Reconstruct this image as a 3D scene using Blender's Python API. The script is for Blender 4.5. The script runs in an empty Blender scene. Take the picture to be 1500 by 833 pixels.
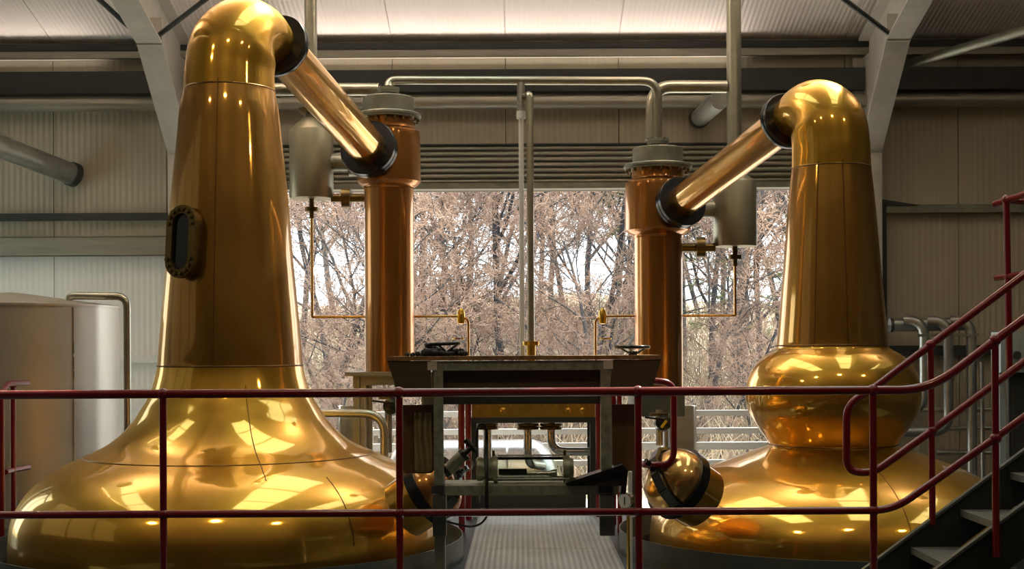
import bpy, math, random
from mathutils import Vector, Matrix
sc = bpy.context.scene
col = sc.collection
rnd = random.Random(7)
PI = math.pi

# ------------------------------------------------------------------ camera
F, PX, PY, ROLL, EYE = 1920.0, 765.0, 515.0, 0.0053, 1.3
cam = bpy.data.cameras.new('camera')
cam.sensor_width = 36.0
cam.lens = F / 1500 * 36
cam.shift_x = (750 - PX) / 1500
cam.shift_y = (PY - 416.5) / 1500
cam.clip_end = 400
cam_o = bpy.data.objects.new('camera', cam)
col.objects.link(cam_o)
cam_o.matrix_world = Matrix.Translation((0, 0, EYE)) @ Matrix.Rotation(PI/2, 4, 'X') @ Matrix.Rotation(-ROLL, 4, 'Z')
sc.camera = cam_o

def P(px, py, d):
    """photo pixel at depth d (metres along the view axis) -> world point"""
    u, v = px - PX, py - PY
    c, s = math.cos(ROLL), math.sin(ROLL)
    u, v = u*c - v*s, v*c + u*s
    return Vector((u/F*d, d, EYE - v/F*d))

# ------------------------------------------------------------------ sky, sun, exposure
SKY, SUN, EXPOSURE = 2.2, 7.0, 0.9
w = bpy.data.worlds.new('sky'); sc.world = w
w.use_nodes = True
nt = w.node_tree; nt.nodes.clear()
tc = nt.nodes.new('ShaderNodeTexCoord')
nz = nt.nodes.new('ShaderNodeTexNoise'); nz.inputs['Scale'].default_value = 2.2; nz.inputs['Detail'].default_value = 4
rp = nt.nodes.new('ShaderNodeValToRGB')
rp.color_ramp.elements[0].position = 0.36; rp.color_ramp.elements[0].color = (0.68, 0.82, 0.91, 1)
rp.color_ramp.elements[1].position = 0.62; rp.color_ramp.elements[1].color = (1.0, 0.98, 0.95, 1)
bg = nt.nodes.new('ShaderNodeBackground'); bg.inputs[1].default_value = SKY
wo = nt.nodes.new('ShaderNodeOutputWorld')
nt.links.new(tc.outputs['Generated'], nz.inputs['Vector'])
nt.links.new(nz.outputs['Fac'], rp.inputs['Fac'])
nt.links.new(rp.outputs['Color'], bg.inputs['Color'])
nt.links.new(bg.outputs[0], wo.inputs[0])
sun = bpy.data.lights.new('sun', 'SUN'); sun.energy = SUN; sun.angle = math.radians(0.6); sun.color = (1.0, 0.93, 0.82)
sun_o = bpy.data.objects.new('sun', sun); col.objects.link(sun_o)
sun_o.rotation_euler = Vector((0.40, 0.45, 0.80)).to_track_quat('Z', 'Y').to_euler()

def portal(loc, normal, sx, sy):
    """a sampling portal in a real opening: emits nothing itself"""
    l = bpy.data.lights.new('portal', 'AREA'); l.shape = 'RECTANGLE'; l.size = sx; l.size_y = sy
    l.cycles.is_portal = True
    o = bpy.data.objects.new('portal', l); col.objects.link(o)
    o.location = loc
    n = Vector(normal)
    o.rotation_euler = (-n).to_track_quat('Z', 'Y').to_euler()
    return o
vs = sc.view_settings
vs.view_transform = 'Standard'; vs.look = 'None'; vs.exposure = EXPOSURE; vs.gamma = 1.0; vs.use_curve_mapping = False
sc.cycles.use_denoising = True
sc.cycles.max_bounces = 10; sc.cycles.diffuse_bounces = 5; sc.cycles.glossy_bounces = 5
sc.cycles.transparent_max_bounces = 12
sc.cycles.sample_clamp_indirect = 6.0
sc.cycles.caustics_refractive = False
sc.cycles.blur_glossy = 0.6

# ------------------------------------------------------------------ materials
MATS = {}
def mat(name, color, rough=0.5, metal=0.0, var=0.0, vscale=4.0, color2=None, bump=0.0, bscale=30.0,
        stretch=(1, 1, 1), coat=0.0, wave=None, spec=0.5, rvar=0.0):
    m = bpy.data.materials.new(name); m.use_nodes = True
    t = m.node_tree; b = t.nodes['Principled BSDF']
    b.inputs['Base Color'].default_value = (*color, 1)
    b.inputs['Roughness'].default_value = rough
    b.inputs['Metallic'].default_value = metal
    b.inputs['Specular IOR Level'].default_value = spec
    if coat:
        b.inputs['Coat Weight'].default_value = coat; b.inputs['Coat Roughness'].default_value = 0.03
    N = t.nodes.new; L = t.links.new
    if var or bump or wave or rvar:
        g = N('ShaderNodeTexCoord'); mp = N('ShaderNodeMapping'); mp.inputs['Scale'].default_value = stretch
        L(g.outputs['Object'], mp.inputs['Vector'])
    if var or rvar:
        n = N('ShaderNodeTexNoise'); n.inputs['Scale'].default_value = vscale; n.inputs['Detail'].default_value = 6
        n.inputs['Roughness'].default_value = 0.6
        L(mp.outputs[0], n.inputs['Vector'])
    if var:
        r = N('ShaderNodeValToRGB'); r.color_ramp.elements[0].position = 0.5 - 0.25; r.color_ramp.elements[1].position = 0.5 + 0.25
        c2 = color2 or tuple(x*(1-var) for x in color)
        r.color_ramp.elements[0].color = (*c2, 1); r.color_ramp.elements[1].color = (*color, 1)
        L(n.outputs['Fac'], r.inputs['Fac']); L(r.outputs['Color'], b.inputs['Base Color'])
    if rvar:
        mr = N('ShaderNodeMapRange'); mr.inputs['From Min'].default_value = 0.3; mr.inputs['From Max'].default_value = 0.7
        mr.inputs['To Min'].default_value = max(0.02, rough - rvar); mr.inputs['To Max'].default_value = rough + rvar
        L(n.outputs['Fac'], mr.inputs['Value']); L(mr.outputs[0], b.inputs['Roughness'])
    hgt = None
    if bump:
        n2 = N('ShaderNodeTexNoise'); n2.inputs['Scale'].default_value = bscale; n2.inputs['Detail'].default_value = 3
        L(mp.outputs[0], n2.inputs['Vector']); hgt = n2.outputs['Fac']
        bp = N('ShaderNodeBump'); bp.inputs['Strength'].default_value = 1.0; bp.inputs['Distance'].default_value = bump
        L(hgt, bp.inputs['Height']); L(bp.outputs[0], b.inputs['Normal'])
    if wave:
        wv = N('ShaderNodeTexWave'); wv.bands_direction = wave[0]; wv.inputs['Scale'].default_value = wave[1]
        wv.wave_profile = 'SIN'
        L(g.outputs['Object'], wv.inputs['Vector'])
        bp2 = N('ShaderNodeBump'); bp2.inputs['Distance'].default_value = wave[2]; bp2.inputs['Strength'].default_value = 1
        L(wv.outputs['Fac'], bp2.inputs['Height'])
        if bump: L(bp.outputs[0], bp2.inputs['Normal'])
        L(bp2.outputs[0], b.inputs['Normal'])
    MATS[name] = m
    return m

def copper(name, c1, c2, soft, sharp, blend, stretch, bscale, bump):
    m = bpy.data.materials.new(name); m.use_nodes = True
    t = m.node_tree; t.nodes.clear(); N = t.nodes.new; L = t.links.new
    o = N('ShaderNodeOutputMaterial'); mx = N('ShaderNodeMixShader'); mx.inputs[0].default_value = blend
    g = N('ShaderNodeTexCoord'); mp = N('ShaderNodeMapping'); mp.inputs['Scale'].default_value = stretch; L(g.outputs['Object'], mp.inputs[0])
    n = N('ShaderNodeTexNoise'); n.inputs['Scale'].default_value = 2.4; n.inputs['Detail'].default_value = 7; n.inputs['Roughness'].default_value = .62
    L(mp.outputs[0], n.inputs['Vector'])
    r = N('ShaderNodeValToRGB'); r.color_ramp.elements[0].position = .28; r.color_ramp.elements[1].position = .72
    r.color_ramp.elements[0].color = (*c2, 1); r.color_ramp.elements[1].color = (*c1, 1); L(n.outputs['Fac'], r.inputs[0])
    nb = N('ShaderNodeTexNoise'); nb.inputs['Scale'].default_value = bscale; nb.inputs['Detail'].default_value = 2; L(mp.outputs[0], nb.inputs['Vector'])
    bp = N('ShaderNodeBump'); bp.inputs['Distance'].default_value = bump; L(nb.outputs['Fac'], bp.inputs['Height'])
    ps = N('ShaderNodeBsdfPrincipled'); ps.inputs['Metallic'].default_value = 1; ps.inputs['Roughness'].default_value = soft
    pl = N('ShaderNodeBsdfPrincipled'); pl.inputs['Metallic'].default_value = 1; pl.inputs['Roughness'].default_value = sharp
    pl.inputs['Coat Weight'].default_value = 1.0; pl.inputs['Coat IOR'].default_value = 1.9; pl.inputs['Coat Roughness'].default_value = .03
    for p in (ps, pl): L(r.outputs[0], p.inputs['Base Color']); L(bp.outputs[0], p.inputs['Normal'])
    L(ps.outputs[0], mx.inputs[1]); L(pl.outputs[0], mx.inputs[2]); L(mx.outputs[0], o.inputs[0])
    return m
COP = copper('copper_gold', (0.91, 0.52, 0.072), (0.68, 0.35, 0.036), .40, .08, .50, (1, 1, .8), 2.6, .0014)
COPN = copper('copper_neck', (0.66, 0.35, 0.07), (0.40, 0.18, 0.03), .42, .09, .48, (1, 1, .35), 3.4, .0028)
COPC = copper('copper_column', (0.62, 0.27, 0.065), (0.40, 0.155, 0.033), .40, .13, .42, (1, 1, .25), 5, .0008)
COPA = copper('copper_arm', (0.86, 0.50, 0.15), (0.66, 0.34, 0.08), .38, .08, .58, (1, 1, 1), 4, .0022)
SEAM = mat('copper_seam', (0.20, 0.10, 0.03), 0.35, 0.8)
BRONZE = mat('bronze', (0.22, 0.15, 0.055), 0.4, 0.9, 0.4, 12)
BRASS = mat('brass', (0.84, 0.53, 0.10), 0.30, 1.0, 0.3, 8, bump=0.0008, bscale=14)
BLACK = mat('black_paint', (0.012, 0.012, 0.013), 0.25, 0.0, spec=0.5)
RUBBER = mat('black_rubber', (0.012, 0.012, 0.014), 0.5)
GALV = mat('galvanised', (0.40, 0.41, 0.37), 0.42, 0.7, 0.35, 9, bump=0.0004, bscale=40)
GALVD = mat('galvanised_dull', (0.33, 0.33, 0.26), 0.45, 0.6, 0.4, 7)
BENCHG = mat('bench_galvanised', (0.50, 0.55, 0.42), 0.45, 0.6, 0.6, 30)
TINNED = mat('tinned_vessel', (0.44, 0.40, 0.28), 0.40, 0.75, 0.35, 5, stretch=(1, 1, .3))
STEEL = mat('stainless', (0.58, 0.57, 0.55), 0.30, 1.0, 0.15, 3, bump=0.0004, bscale=20, rvar=.08)
TANKM = mat('tank_steel', (0.60, 0.56, 0.49), 0.48, 0.75, 0.2, 2.5, stretch=(1, 1, .5), rvar=.08)
PIPE = mat('pipe_steel', (0.52, 0.50, 0.40), 0.30, 0.85, 0.25, 8)
PIPEG = mat('pipe_grey', (0.42, 0.44, 0.42), 0.35, 0.8, 0.25, 8)
RED = mat('red_paint', (0.18, 0.003, 0.010), 0.28, 0.0, 0.15, 6, coat=0.4)
WHITEP = mat('white_paint', (0.78, 0.78, 0.76), 0.4)
STEELP = mat('rafter_steel', (0.62, 0.59, 0.53), 0.5, 0.25, 0.25, 5, bump=0.0003, bscale=40)
BEAMD = mat('beam_dark', (0.05, 0.055, 0.05), 0.45, 0.2, 0.3, 5)
RAILG = mat('rail_galvanised', (0.42, 0.40, 0.33), 0.42, 0.55, 0.3, 6, stretch=(.3, 1, 3))
WALL_LIT = mat('wall_panel_lit', (0.86, 0.83, 0.79), 0.5, 0.0, 0.06, 1.5, wave=('X', 5.5, 0.001))  # whiter panel colour stands in for the light on the lower left bay
WALLP = mat('wall_panel_paint', (0.46, 0.41, 0.31), 0.55, 0.0, 0.10, 1.5, wave=('X', 5.5, 0.0025))
CEILP = mat('ceiling_panel_paint', (0.88, 0.80, 0.75), 0.55, 0.0, 0.08, 1.5, wave=('X', 7.0, 0.003))
WALLS = mat('wall_shell', (0.10, 0.09, 0.07), 0.7)
SLAT = mat('shutter_slat_paint', (0.45, 0.43, 0.35), 0.38, 0.3, 0.2, 3, stretch=(.2, 1, 1))
PLAT = mat('platform_steel', (0.035, 0.04, 0.04), 0.42, 0.3, 0.4, 5)
CONC = mat('concrete', (0.22, 0.21, 0.19), 0.8, 0, 0.3, 2)
CONCL = mat('pale_concrete', (0.58, 0.55, 0.50), 0.85, 0, 0.2, 2)
TOE = mat('toe_plate_paint', (0.12, 0.135, 0.13), 0.4, 0.2, 0.3, 8)
WOODD = mat('dark_wood', (0.085, 0.058, 0.032), 0.5, 0, 0.35, 5, stretch=(1, 1, 8))
WOODB = mat('brown_board', (0.15, 0.075, 0.03), 0.5, 0, 0.3, 5, stretch=(6, 6, 1))
WOODE = mat('worn_wood_edge', (0.36, 0.20, 0.07), 0.6, 0, 0.7, 18, (0.10, 0.045, 0.015), stretch=(1, 1, 1))
CLOTH = mat('tan_cloth', (0.36, 0.28, 0.13), 0.8, 0, 0.5, 14, stretch=(6, 6, 1))
COAL = mat('black_lump', (0.010, 0.009, 0.008), 0.7, 0, 0.4, 20, bump=0.004, bscale=40)
DGLASS = mat('dark_glass', (0.006, 0.006, 0.008), 0.08)
CREAM = mat('cream_plate', (0.55, 0.50, 0.40), 0.5)
BOXG = mat('grey_box_paint', (0.36, 0.42, 0.43), 0.45)
DIAL = mat('dial_white', (0.75, 0.75, 0.72), 0.4)
YEL = mat('yellow_mark', (0.7, 0.5, 0.02), 0.5)
BARK = mat('bark', (0.055, 0.06, 0.07), 0.9, 0, 0.6, 3, (0.02, 0.022, 0.028))
BARKW = mat('bark_pale', (0.11, 0.105, 0.105), 0.9, 0, 0.5, 3)
TWIG = mat('twig', (0.56, 0.38, 0.27), 0.9, 0, 0.6, .7, (0.15, 0.115, 0.10))
TWIG2 = mat('twig_grey', (0.40, 0.29, 0.20), 0.9, 0, 0.6, .7, (0.09, 0.08, 0.075))
NEEDLE = mat('pine_needle', (0.15, 0.20, 0.05), 0.8, 0, 0.5, 2)
GRASS = mat('dead_grass', (0.46, 0.40, 0.29), 0.95, 0, 0.55, 0.9, (0.24, 0.21, 0.14), 0.05, 6)
STRAW = mat('straw', (0.50, 0.40, 0.27), 0.9, 0, 0.7, 1.5, (0.13, 0.11, 0.09))

def glass_mat():
    m = bpy.data.materials.new('clear_glass'); m.use_nodes = True
    t = m.node_tree; t.nodes.clear()
    o = t.nodes.new('ShaderNodeOutputMaterial'); mx = t.nodes.new('ShaderNodeMixShader')
    a = t.nodes.new('ShaderNodeBsdfTransparent'); a.inputs[0].default_value = (0.86, 0.90, 0.84, 1)
    g = t.nodes.new('ShaderNodeBsdfGlossy'); g.inputs['Roughness'].default_value = 0.03
    f = t.nodes.new('ShaderNodeLayerWeight'); f.inputs[0].default_value = 0.25
    t.links.new(f.outputs['Fresnel'], mx.inputs[0]); t.links.new(a.outputs[0], mx.inputs[1]); t.links.new(g.outputs[0], mx.inputs[2])
    t.links.new(mx.outputs[0], o.inputs[0])
    return m
GLASS = glass_mat()

def grating_mat():
    m = bpy.data.materials.new('walkway_grating'); m.use_nodes = True
    t = m.node_tree; b = t.nodes['Principled BSDF']; N = t.nodes.new; L = t.links.new
    g = N('ShaderNodeTexCoord')
    hs = []
    for d, s in (('X', 9.0), ('Y', 12.0)):
        wv = N('ShaderNodeTexWave'); wv.bands_direction = d; wv.inputs['Scale'].default_value = s
        wv.inputs['Distortion'].default_value = 0.3
        L(g.outputs['Object'], wv.inputs['Vector']); hs.append(wv.outputs['Fac'])
    mm = N('ShaderNodeMath'); mm.operation = 'MULTIPLY'; L(hs[0], mm.inputs[0]); L(hs[1], mm.inputs[1])
    n = N('ShaderNodeTexNoise'); n.inputs['Scale'].default_value = 2.5; n.inputs['Detail'].default_value = 5
    L(g.outputs['Object'], n.inputs['Vector'])
    r = N('ShaderNodeValToRGB'); r.color_ramp.elements[0].position = .15; r.color_ramp.elements[1].position = .6
    r.color_ramp.elements[0].color = (0.30, 0.31, 0.29, 1); r.color_ramp.elements[1].color = (0.55, 0.55, 0.52, 1)
    L(mm.outputs[0], r.inputs['Fac'])
    mx = N('ShaderNodeMixRGB'); mx.blend_type = 'MULTIPLY'; mx.inputs[0].default_value = 0.5
    L(r.outputs[0], mx.inputs[1]); L(n.outputs['Fac'], mx.inputs[2])
    L(mx.outputs[0], b.inputs['Base Color'])
    b.inputs['Metallic'].default_value = 0.5; b.inputs['Roughness'].default_value = 0.45
    bp = N('ShaderNodeBump'); bp.inputs['Distance'].default_value = 0.006; L(mm.outputs[0], bp.inputs['Height']); L(bp.outputs[0], b.inputs['Normal'])
    return m
GRATE = grating_mat()

# ------------------------------------------------------------------ mesh tools
def rot_to(axis):
    return Vector((0, 0, 1)).rotation_difference(Vector(axis).normalized()).to_matrix()

def fil(pts, r, n=6):
    """polyline with rounded corners"""
    pts = [Vector(p) for p in pts]
    out = [pts[0]]
    for i in range(1, len(pts)-1):
        a, b, c = pts[i-1], pts[i], pts[i+1]
        rr = min(r, (a-b).length*(.9 if i == 1 else .49), (c-b).length*(.9 if i == len(pts)-2 else .49))
        p, q = b + (a-b).normalized()*rr, b + (c-b).normalized()*rr
        for k in range(n+1):
            t = k/n
            out.append(p*(1-t)**2 + b*2*t*(1-t) + q*t*t)
    out.append(pts[-1])
    return out

def spline(pts, n=6):
    pts = [Vector(p) for p in pts]
    q = [pts[0]*2-pts[1]] + pts + [pts[-1]*2-pts[-2]]
    out = []
    for i in range(1, len(q)-2):
        for k in range(n):
            t = k/n
            a, b, c, d = q[i-1:i+3]
            out.append(.5*((2*b)+(c-a)*t+(2*a-5*b+4*c-d)*t*t+(3*b-a-3*c+d)*t**3))
    out.append(pts[-1])
    return out

class MB:
    def __init__(s): s.v = []; s.f = []
    def add(s, vs_, fs_):
        o = len(s.v); s.v += [tuple(x) for x in vs_]; s.f += [tuple(i+o for i in f) for f in fs_]; return s
    def box(s, a, b):
        (x0, y0, z0), (x1, y1, z1) = a, b
        return s.add([(x, y, z) for z in (z0, z1) for y in (y0, y1) for x in (x0, x1)],
                     [(0, 2, 3, 1), (4, 5, 7, 6), (0, 1, 5, 4), (2, 6, 7, 3), (0, 4, 6, 2), (1, 3, 7, 5)])
    def obox(s, c, ax, ay, az):
        c, ax, ay, az = map(Vector, (c, ax, ay, az))
        return s.add([c + ax*i + ay*j + az*k for k in (-1, 1) for j in (-1, 1) for i in (-1, 1)],
                     [(0, 2, 3, 1), (4, 5, 7, 6), (0, 1, 5, 4), (2, 6, 7, 3), (0, 4, 6, 2), (1, 3, 7, 5)])
    def beam(s, p, q, wx, wz, up=(0, 0, 1)):
        p, q = Vector(p), Vector(q); d = (q-p); L = d.length; d = d/L
        sx = d.cross(Vector(up)).normalized(); sz = sx.cross(d)
        return s.obox((p+q)/2, d*L/2, sx*wx/2, sz*wz/2)
    def lathe(s, prof, c=(0, 0, 0), axis=(0, 0, 1), seg=48, cap0=True, cap1=True):
        """prof: list of (h, r) along the axis"""
        c = Vector(c); R = rot_to(axis); vs_ = []; fs_ = []
        for h, r in prof:
            for k in range(seg):
                a = 2*PI*k/seg
                vs_.append(c + R @ Vector((r*math.cos(a), r*math.sin(a), h)))
        for i in range(len(prof)-1):
            for k in range(seg):
                k2 = (k+1) % seg
                fs_.append((i*seg+k, i*seg+k2, (i+1)*seg+k2, (i+1)*seg+k))
        if cap0: fs_.append(tuple(range(seg-1, -1, -1)))
        if cap1: fs_.append(tuple((len(prof)-1)*seg+k for k in range(seg)))
        return s.add(vs_, fs_)
    def tube(s, path, r, seg=12, cap=True):
        path = [Vector(p) for p in path]
        rs = r if isinstance(r, (list, tuple)) else [r]*len(path)
        n = len(path); vs_ = []; fs_ = []
        T = [(path[min(i+1, n-1)]-path[max(i-1, 0)]).normalized() for i in range(n)]
        u = T[0].orthogonal().normalized()
        for i in range(n):
            if i:
                u = T[i-1].rotation_difference(T[i]) @ u
                u = (u - T[i]*u.dot(T[i])).normalized()
            v = T[i].cross(u)
            for k in range(seg):
                a = 2*PI*k/seg
                vs_.append(path[i] + (u*math.cos(a) + v*math.sin(a))*rs[i])
        for i in range(n-1):
            for k in range(seg):
                k2 = (k+1) % seg
                fs_.append((i*seg+k, i*seg+k2, (i+1)*seg+k2, (i+1)*seg+k))
        if cap:
            fs_.append(tuple(range(seg-1, -1, -1))); fs_.append(tuple((n-1)*seg+k for k in range(seg)))
        return s.add(vs_, fs_)
    def prism(s, poly, ext):
        """poly: world points of a planar outline, extruded by vector ext"""
        poly = [Vector(p) for p in poly]; n = len(poly); e = Vector(ext)
        vs_ = poly + [p+e for p in poly]
        fs_ = [tuple(range(n-1, -1, -1)), tuple(range(n, 2*n))] + [(i, (i+1) % n, n+(i+1) % n, n+i) for i in range(n)]
        return s.add(vs_, fs_)
    def torus(s, c, axis, R, r, seg=40, sub=8):
        c = Vector(c); M = rot_to(axis); vs_ = []; fs_ = []
        for i in range(seg):
            a = 2*PI*i/seg
            for j in range(sub):
                b = 2*PI*j/sub
                vs_.append(c + M @ Vector(((R+r*math.cos(b))*math.cos(a), (R+r*math.cos(b))*math.sin(a), r*math.sin(b))))
        for i in range(seg):
            for j in range(sub):
                i2, j2 = (i+1) % seg, (j+1) % sub
                fs_.append((i*sub+j, i2*sub+j, i2*sub+j2, i*sub+j2))
        return s.add(vs_, fs_)
    def ball(s, c, r, seg=14, sx=(1, 1, 1)):
        c = Vector(c)
        prof = [(math.sin(a)*r, max(1e-4, math.cos(a)*r)) for a in [-PI/2 + PI*i/8 for i in range(9)]]
        o = len(s.v)
        s.lathe(prof, (0, 0, 0), (0, 0, 1), seg, False, False)
        for i in range(o, len(s.v)):
            x, y, z = s.v[i]; s.v[i] = (x*sx[0]+c.x, y*sx[1]+c.y, z*sx[2]+c.z)
        return s
    def bolts(s, c, axis, R, n, r=.012, h=.03, a0=0):
        M = rot_to(axis); c = Vector(c)
        for k in range(n):
            a = 2*PI*k/n + a0
            p = c + M @ Vector((R*math.cos(a), R*math.sin(a), 0))
            s.lathe([(-h/2, r), (h/2, r)], p, axis, 6)
        return s
    def build(s, name, m, parent=None, smooth=40, origin=None):
        me = bpy.data.meshes.new(name)
        if parent is not None:
            off = Vector((0, 0, 0)); q = parent
            while q is not None: off = off + q.location; q = q.parent
        elif origin is not None: off = Vector(origin)
        else:
            xs, ys, zs = zip(*s.v)
            off = Vector(((min(xs)+max(xs))/2, (min(ys)+max(ys))/2, min(zs)))
        me.from_pydata([(x-off.x, y-off.y, z-off.z) for x, y, z in s.v], [], s.f)
        me.update()
        if smooth:
            me.polygons.foreach_set('use_smooth', [True]*len(me.polygons))
            me.set_sharp_from_angle(angle=math.radians(smooth))
        me.materials.append(m)
        o = bpy.data.objects.new(name, me); col.objects.link(o)
        if parent is not None: o.parent = parent
        else: o.location = off
        return o

def tag(o, label=None, cat=None, group=None, kind=None):
    if label: o['label'] = label
    if cat: o['category'] = cat
    if group: o['group'] = group
    if kind: o['kind'] = kind
    return o
def thing(name, label, cat, loc, group=None, kind=None):
    o = bpy.data.objects.new(name, None); o.empty_display_size = .1; col.objects.link(o); o.location = loc
    return tag(o, label, cat, group, kind)

# ------------------------------------------------------------------ the setting
YW = 12.75                     # inside face of the back wall
XL, XR, YF = -6.7, 8.5, -4.0
ZLOW = -2.4                    # ground floor under the platform
PITCH = 0.27
def wz(py): return P(PX, py, YW).z
ZE = wz(59)                    # eaves height
YR = 4.4                       # ridge
def roofz(y): return ZE + PITCH*(YW-abs(y-YR)-YR) if y >= YR else ZE + PITCH*(YW-YR) - PITCH*(YR-y)
OX0, OX1, OZ1, OZ0 = -2.72, 3.22, wz(277), -0.35    # the door opening

# back wall: shell with the opening, then every liner panel in front of it
m = MB()
m.box((XL, YW+.06, ZLOW), (OX0, YW+.2, ZE+.2)).box((OX1, YW+.06, ZLOW), (XR, YW+.2, ZE+.2))
m.box((OX0, YW+.06, OZ1), (OX1, YW+.2, ZE+.2)).box((OX0, YW+.06, ZLOW), (OX1, YW+.2, OZ0))
wall_back = tag(m.build('wall_back', WALLS, origin=(0, YW, ZLOW)), 'back wall clad in ribbed cream liner panels around the big door opening', None, None, 'structure')
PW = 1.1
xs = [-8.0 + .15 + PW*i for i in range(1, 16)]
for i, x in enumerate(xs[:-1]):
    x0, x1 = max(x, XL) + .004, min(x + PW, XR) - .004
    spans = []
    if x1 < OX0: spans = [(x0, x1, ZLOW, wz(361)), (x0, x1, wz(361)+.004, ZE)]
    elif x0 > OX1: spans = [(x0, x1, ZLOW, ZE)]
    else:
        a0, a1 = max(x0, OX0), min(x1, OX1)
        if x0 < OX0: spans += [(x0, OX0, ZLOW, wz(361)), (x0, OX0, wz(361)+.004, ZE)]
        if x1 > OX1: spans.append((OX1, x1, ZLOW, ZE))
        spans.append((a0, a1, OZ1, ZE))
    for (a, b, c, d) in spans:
        MB().box((a, YW, c), (b, YW+.058, d)).build('wall_panel', WALL_LIT if b <= OX0+.01 and d < wz(340) else WALLP, wall_back, 0)

# the other walls
WY0, WY1, WZ0, WZ1 = 10.3, 12.6, -1.0, 3.1
m = MB().box((XL-.15, YF, ZLOW), (XL, WY0, 7.5)).box((XL-.15, WY1, ZLOW), (XL, YW+.2, 7.5))
m.box((XL-.15, WY0, ZLOW), (XL, WY1, WZ0)).box((XL-.15, WY0, WZ1), (XL, WY1, 7.5))
tag(m.build('wall_left', WALLS, origin=(XL, 0, ZLOW)), None, None, None, 'structure')
win = MB()
for k in range(4): win.box((XL-.1, WY0+(WY1-WY0-.06)*k/3, WZ0), (XL-.04, WY0+(WY1-WY0-.06)*k/3+.06, WZ1))
win.box((XL-.1, WY0, WZ0), (XL-.04, WY1, WZ0+.06)).box((XL-.1, WY0, WZ1-.06), (XL-.04, WY1, WZ1))
w1 = tag(win.build('window_1', WHITEP, None, 0), None, None, None, 'structure')
for k in range(3): MB().box((XL-.075, WY0+(WY1-WY0)*k/3+.06, WZ0+.06), (XL-.068, WY0+(WY1-WY0)*(k+1)/3-.06, WZ1-.06)).build('pane', GLASS, w1, 0)
portal((XL+.01, (WY0+WY1)/2, (WZ0+WZ1)/2), (1, 0, 0), WY1-WY0, WZ1-WZ0)
tag(MB().box((XR, YF, ZLOW), (XR+.15, YW+.2, 9)).build('wall_right', WALLS), None, None, None, 'structure')
tag(MB().box((XL, YF-.15, ZLOW), (XR, YF, ZE+.1)).build('wall_front', WALLS), None, None, None, 'structure')
portal(((OX0+OX1)/2, YW-.02, (OZ0+OZ1)/2), (0, -1, 0), OX1-OX0, OZ1-OZ0)

# roof: liner panels near the eaves, slab with rooflight strips further up
LIGHTS = [(-5.9, -4.7), (-1.2, 0.2), (2.2, 3.2), (5.6, 6.8)]
RY0, RY1 = 5.4, 10.4            # rooflights from / to
def slab(mb, x0, x1, y0, y1, t=.12, lift=0.0):
    z0, z1 = roofz(y0)+lift, roofz(y1)+lift
    mb.add([(x0, y0, z0), (x1, y0, z0), (x1, y1, z1), (x0, y1, z1), (x0, y0, z0+t), (x1, y0, z0+t), (x1, y1, z1+t), (x0, y1, z1+t)],
           [(0, 3, 2, 1), (4, 5, 6, 7), (0, 1, 5, 4), (1, 2, 6, 5), (2, 3, 7, 6), (3, 0, 4, 7)])
m = MB()
slab(m, XL-.15, XR+.15, RY1, YW+.2, .12, .02)
slab(m, XL-.15, XR+.15, YR, RY0)
slab(m, XL-.15, XR+.15, YF-.15, YR)
FY0, FY1 = -2.6, 2.6
edges = [XL-.15] + [e for l in LIGHTS for e in l] + [XR+.15]
for i in range(0, len(edges), 2): slab(m, edges[i], edges[i+1], RY0, RY1)
ceiling = tag(m.build('ceiling', CEILP, None, 0, origin=(0, YR, ZE)), 'sloping roof lined with pale ribbed panels', None, None, 'structure')
for i, x in enumerate(xs[:-1]):
    mm = MB(); slab(mm, max(x, XL)+.004, min(x+PW, XR)-.004, RY1+.01, YW, .018, 0)
    mm.build('ceiling_panel', CEILP, ceiling, 0)
wn_i = 1
for a, b in LIGHTS:
    for (ry0, ry1) in ((RY0, RY1),):
        g = MB(); wn_i += 1
        for k in range(4):
            y = ry0 + (ry1-ry0)*k/3
            g.beam((a, y, roofz(y)+.05), (b, y, roofz(y)+.05), .09, .1)
        wn = tag(g.build('window_%d' % wn_i, GALV, None, 0), None, None, None, 'structure')
        for k in range(3):
            y0 = ry0+(ry1-ry0)*k/3+.05; y1 = ry0+(ry1-ry0)*(k+1)/3-.05
            mm = MB(); slab(mm, a, b, y0, y1, .008, .05); mm.build('pane', GLASS, wn, 0)
        yc = (ry0+ry1)/2
        portal(((a+b)/2, yc, roofz(yc)-.02), (0, -PITCH if ry0 > 0 else PITCH, -1), b-a, (ry1-ry0)*math.hypot(1, PITCH))
# warm high-bay lamps under the roof
def lamp(x, y, power):
    z = roofz(y) - .9
    t = thing('high_bay_lamp', 'round high-bay lamp hanging under the roof', 'lamp', (x, y, z), 'high-bay lamps under the roof')
    MB().lathe([(.0, .30), (.02, .305), (.16, .17), (.28, .09), (.30, .02)], (x, y, z), seg=32, cap0=False).build('shade', GALV, t, 40)
    MB().tube([(x, y, z+.29), (x, y, roofz(y)-.005)], .012, 8).build('stem', GALV, t)
    l = bpy.data.lights.new('lamp_light', 'AREA'); l.shape = 'DISK'; l.size = .5; l.energy = power; l.color = (1.0, .80, .50)
    o = bpy.data.objects.new('lamp_light', l); col.objects.link(o); o.parent = t; o.location = (0, 0, .015)
for x, y in ((-5.0, 3.6), (-1.6, 3.6), (1.8, 3.6), (5.2, 3.6)): lamp(x, y, 14)

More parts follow.
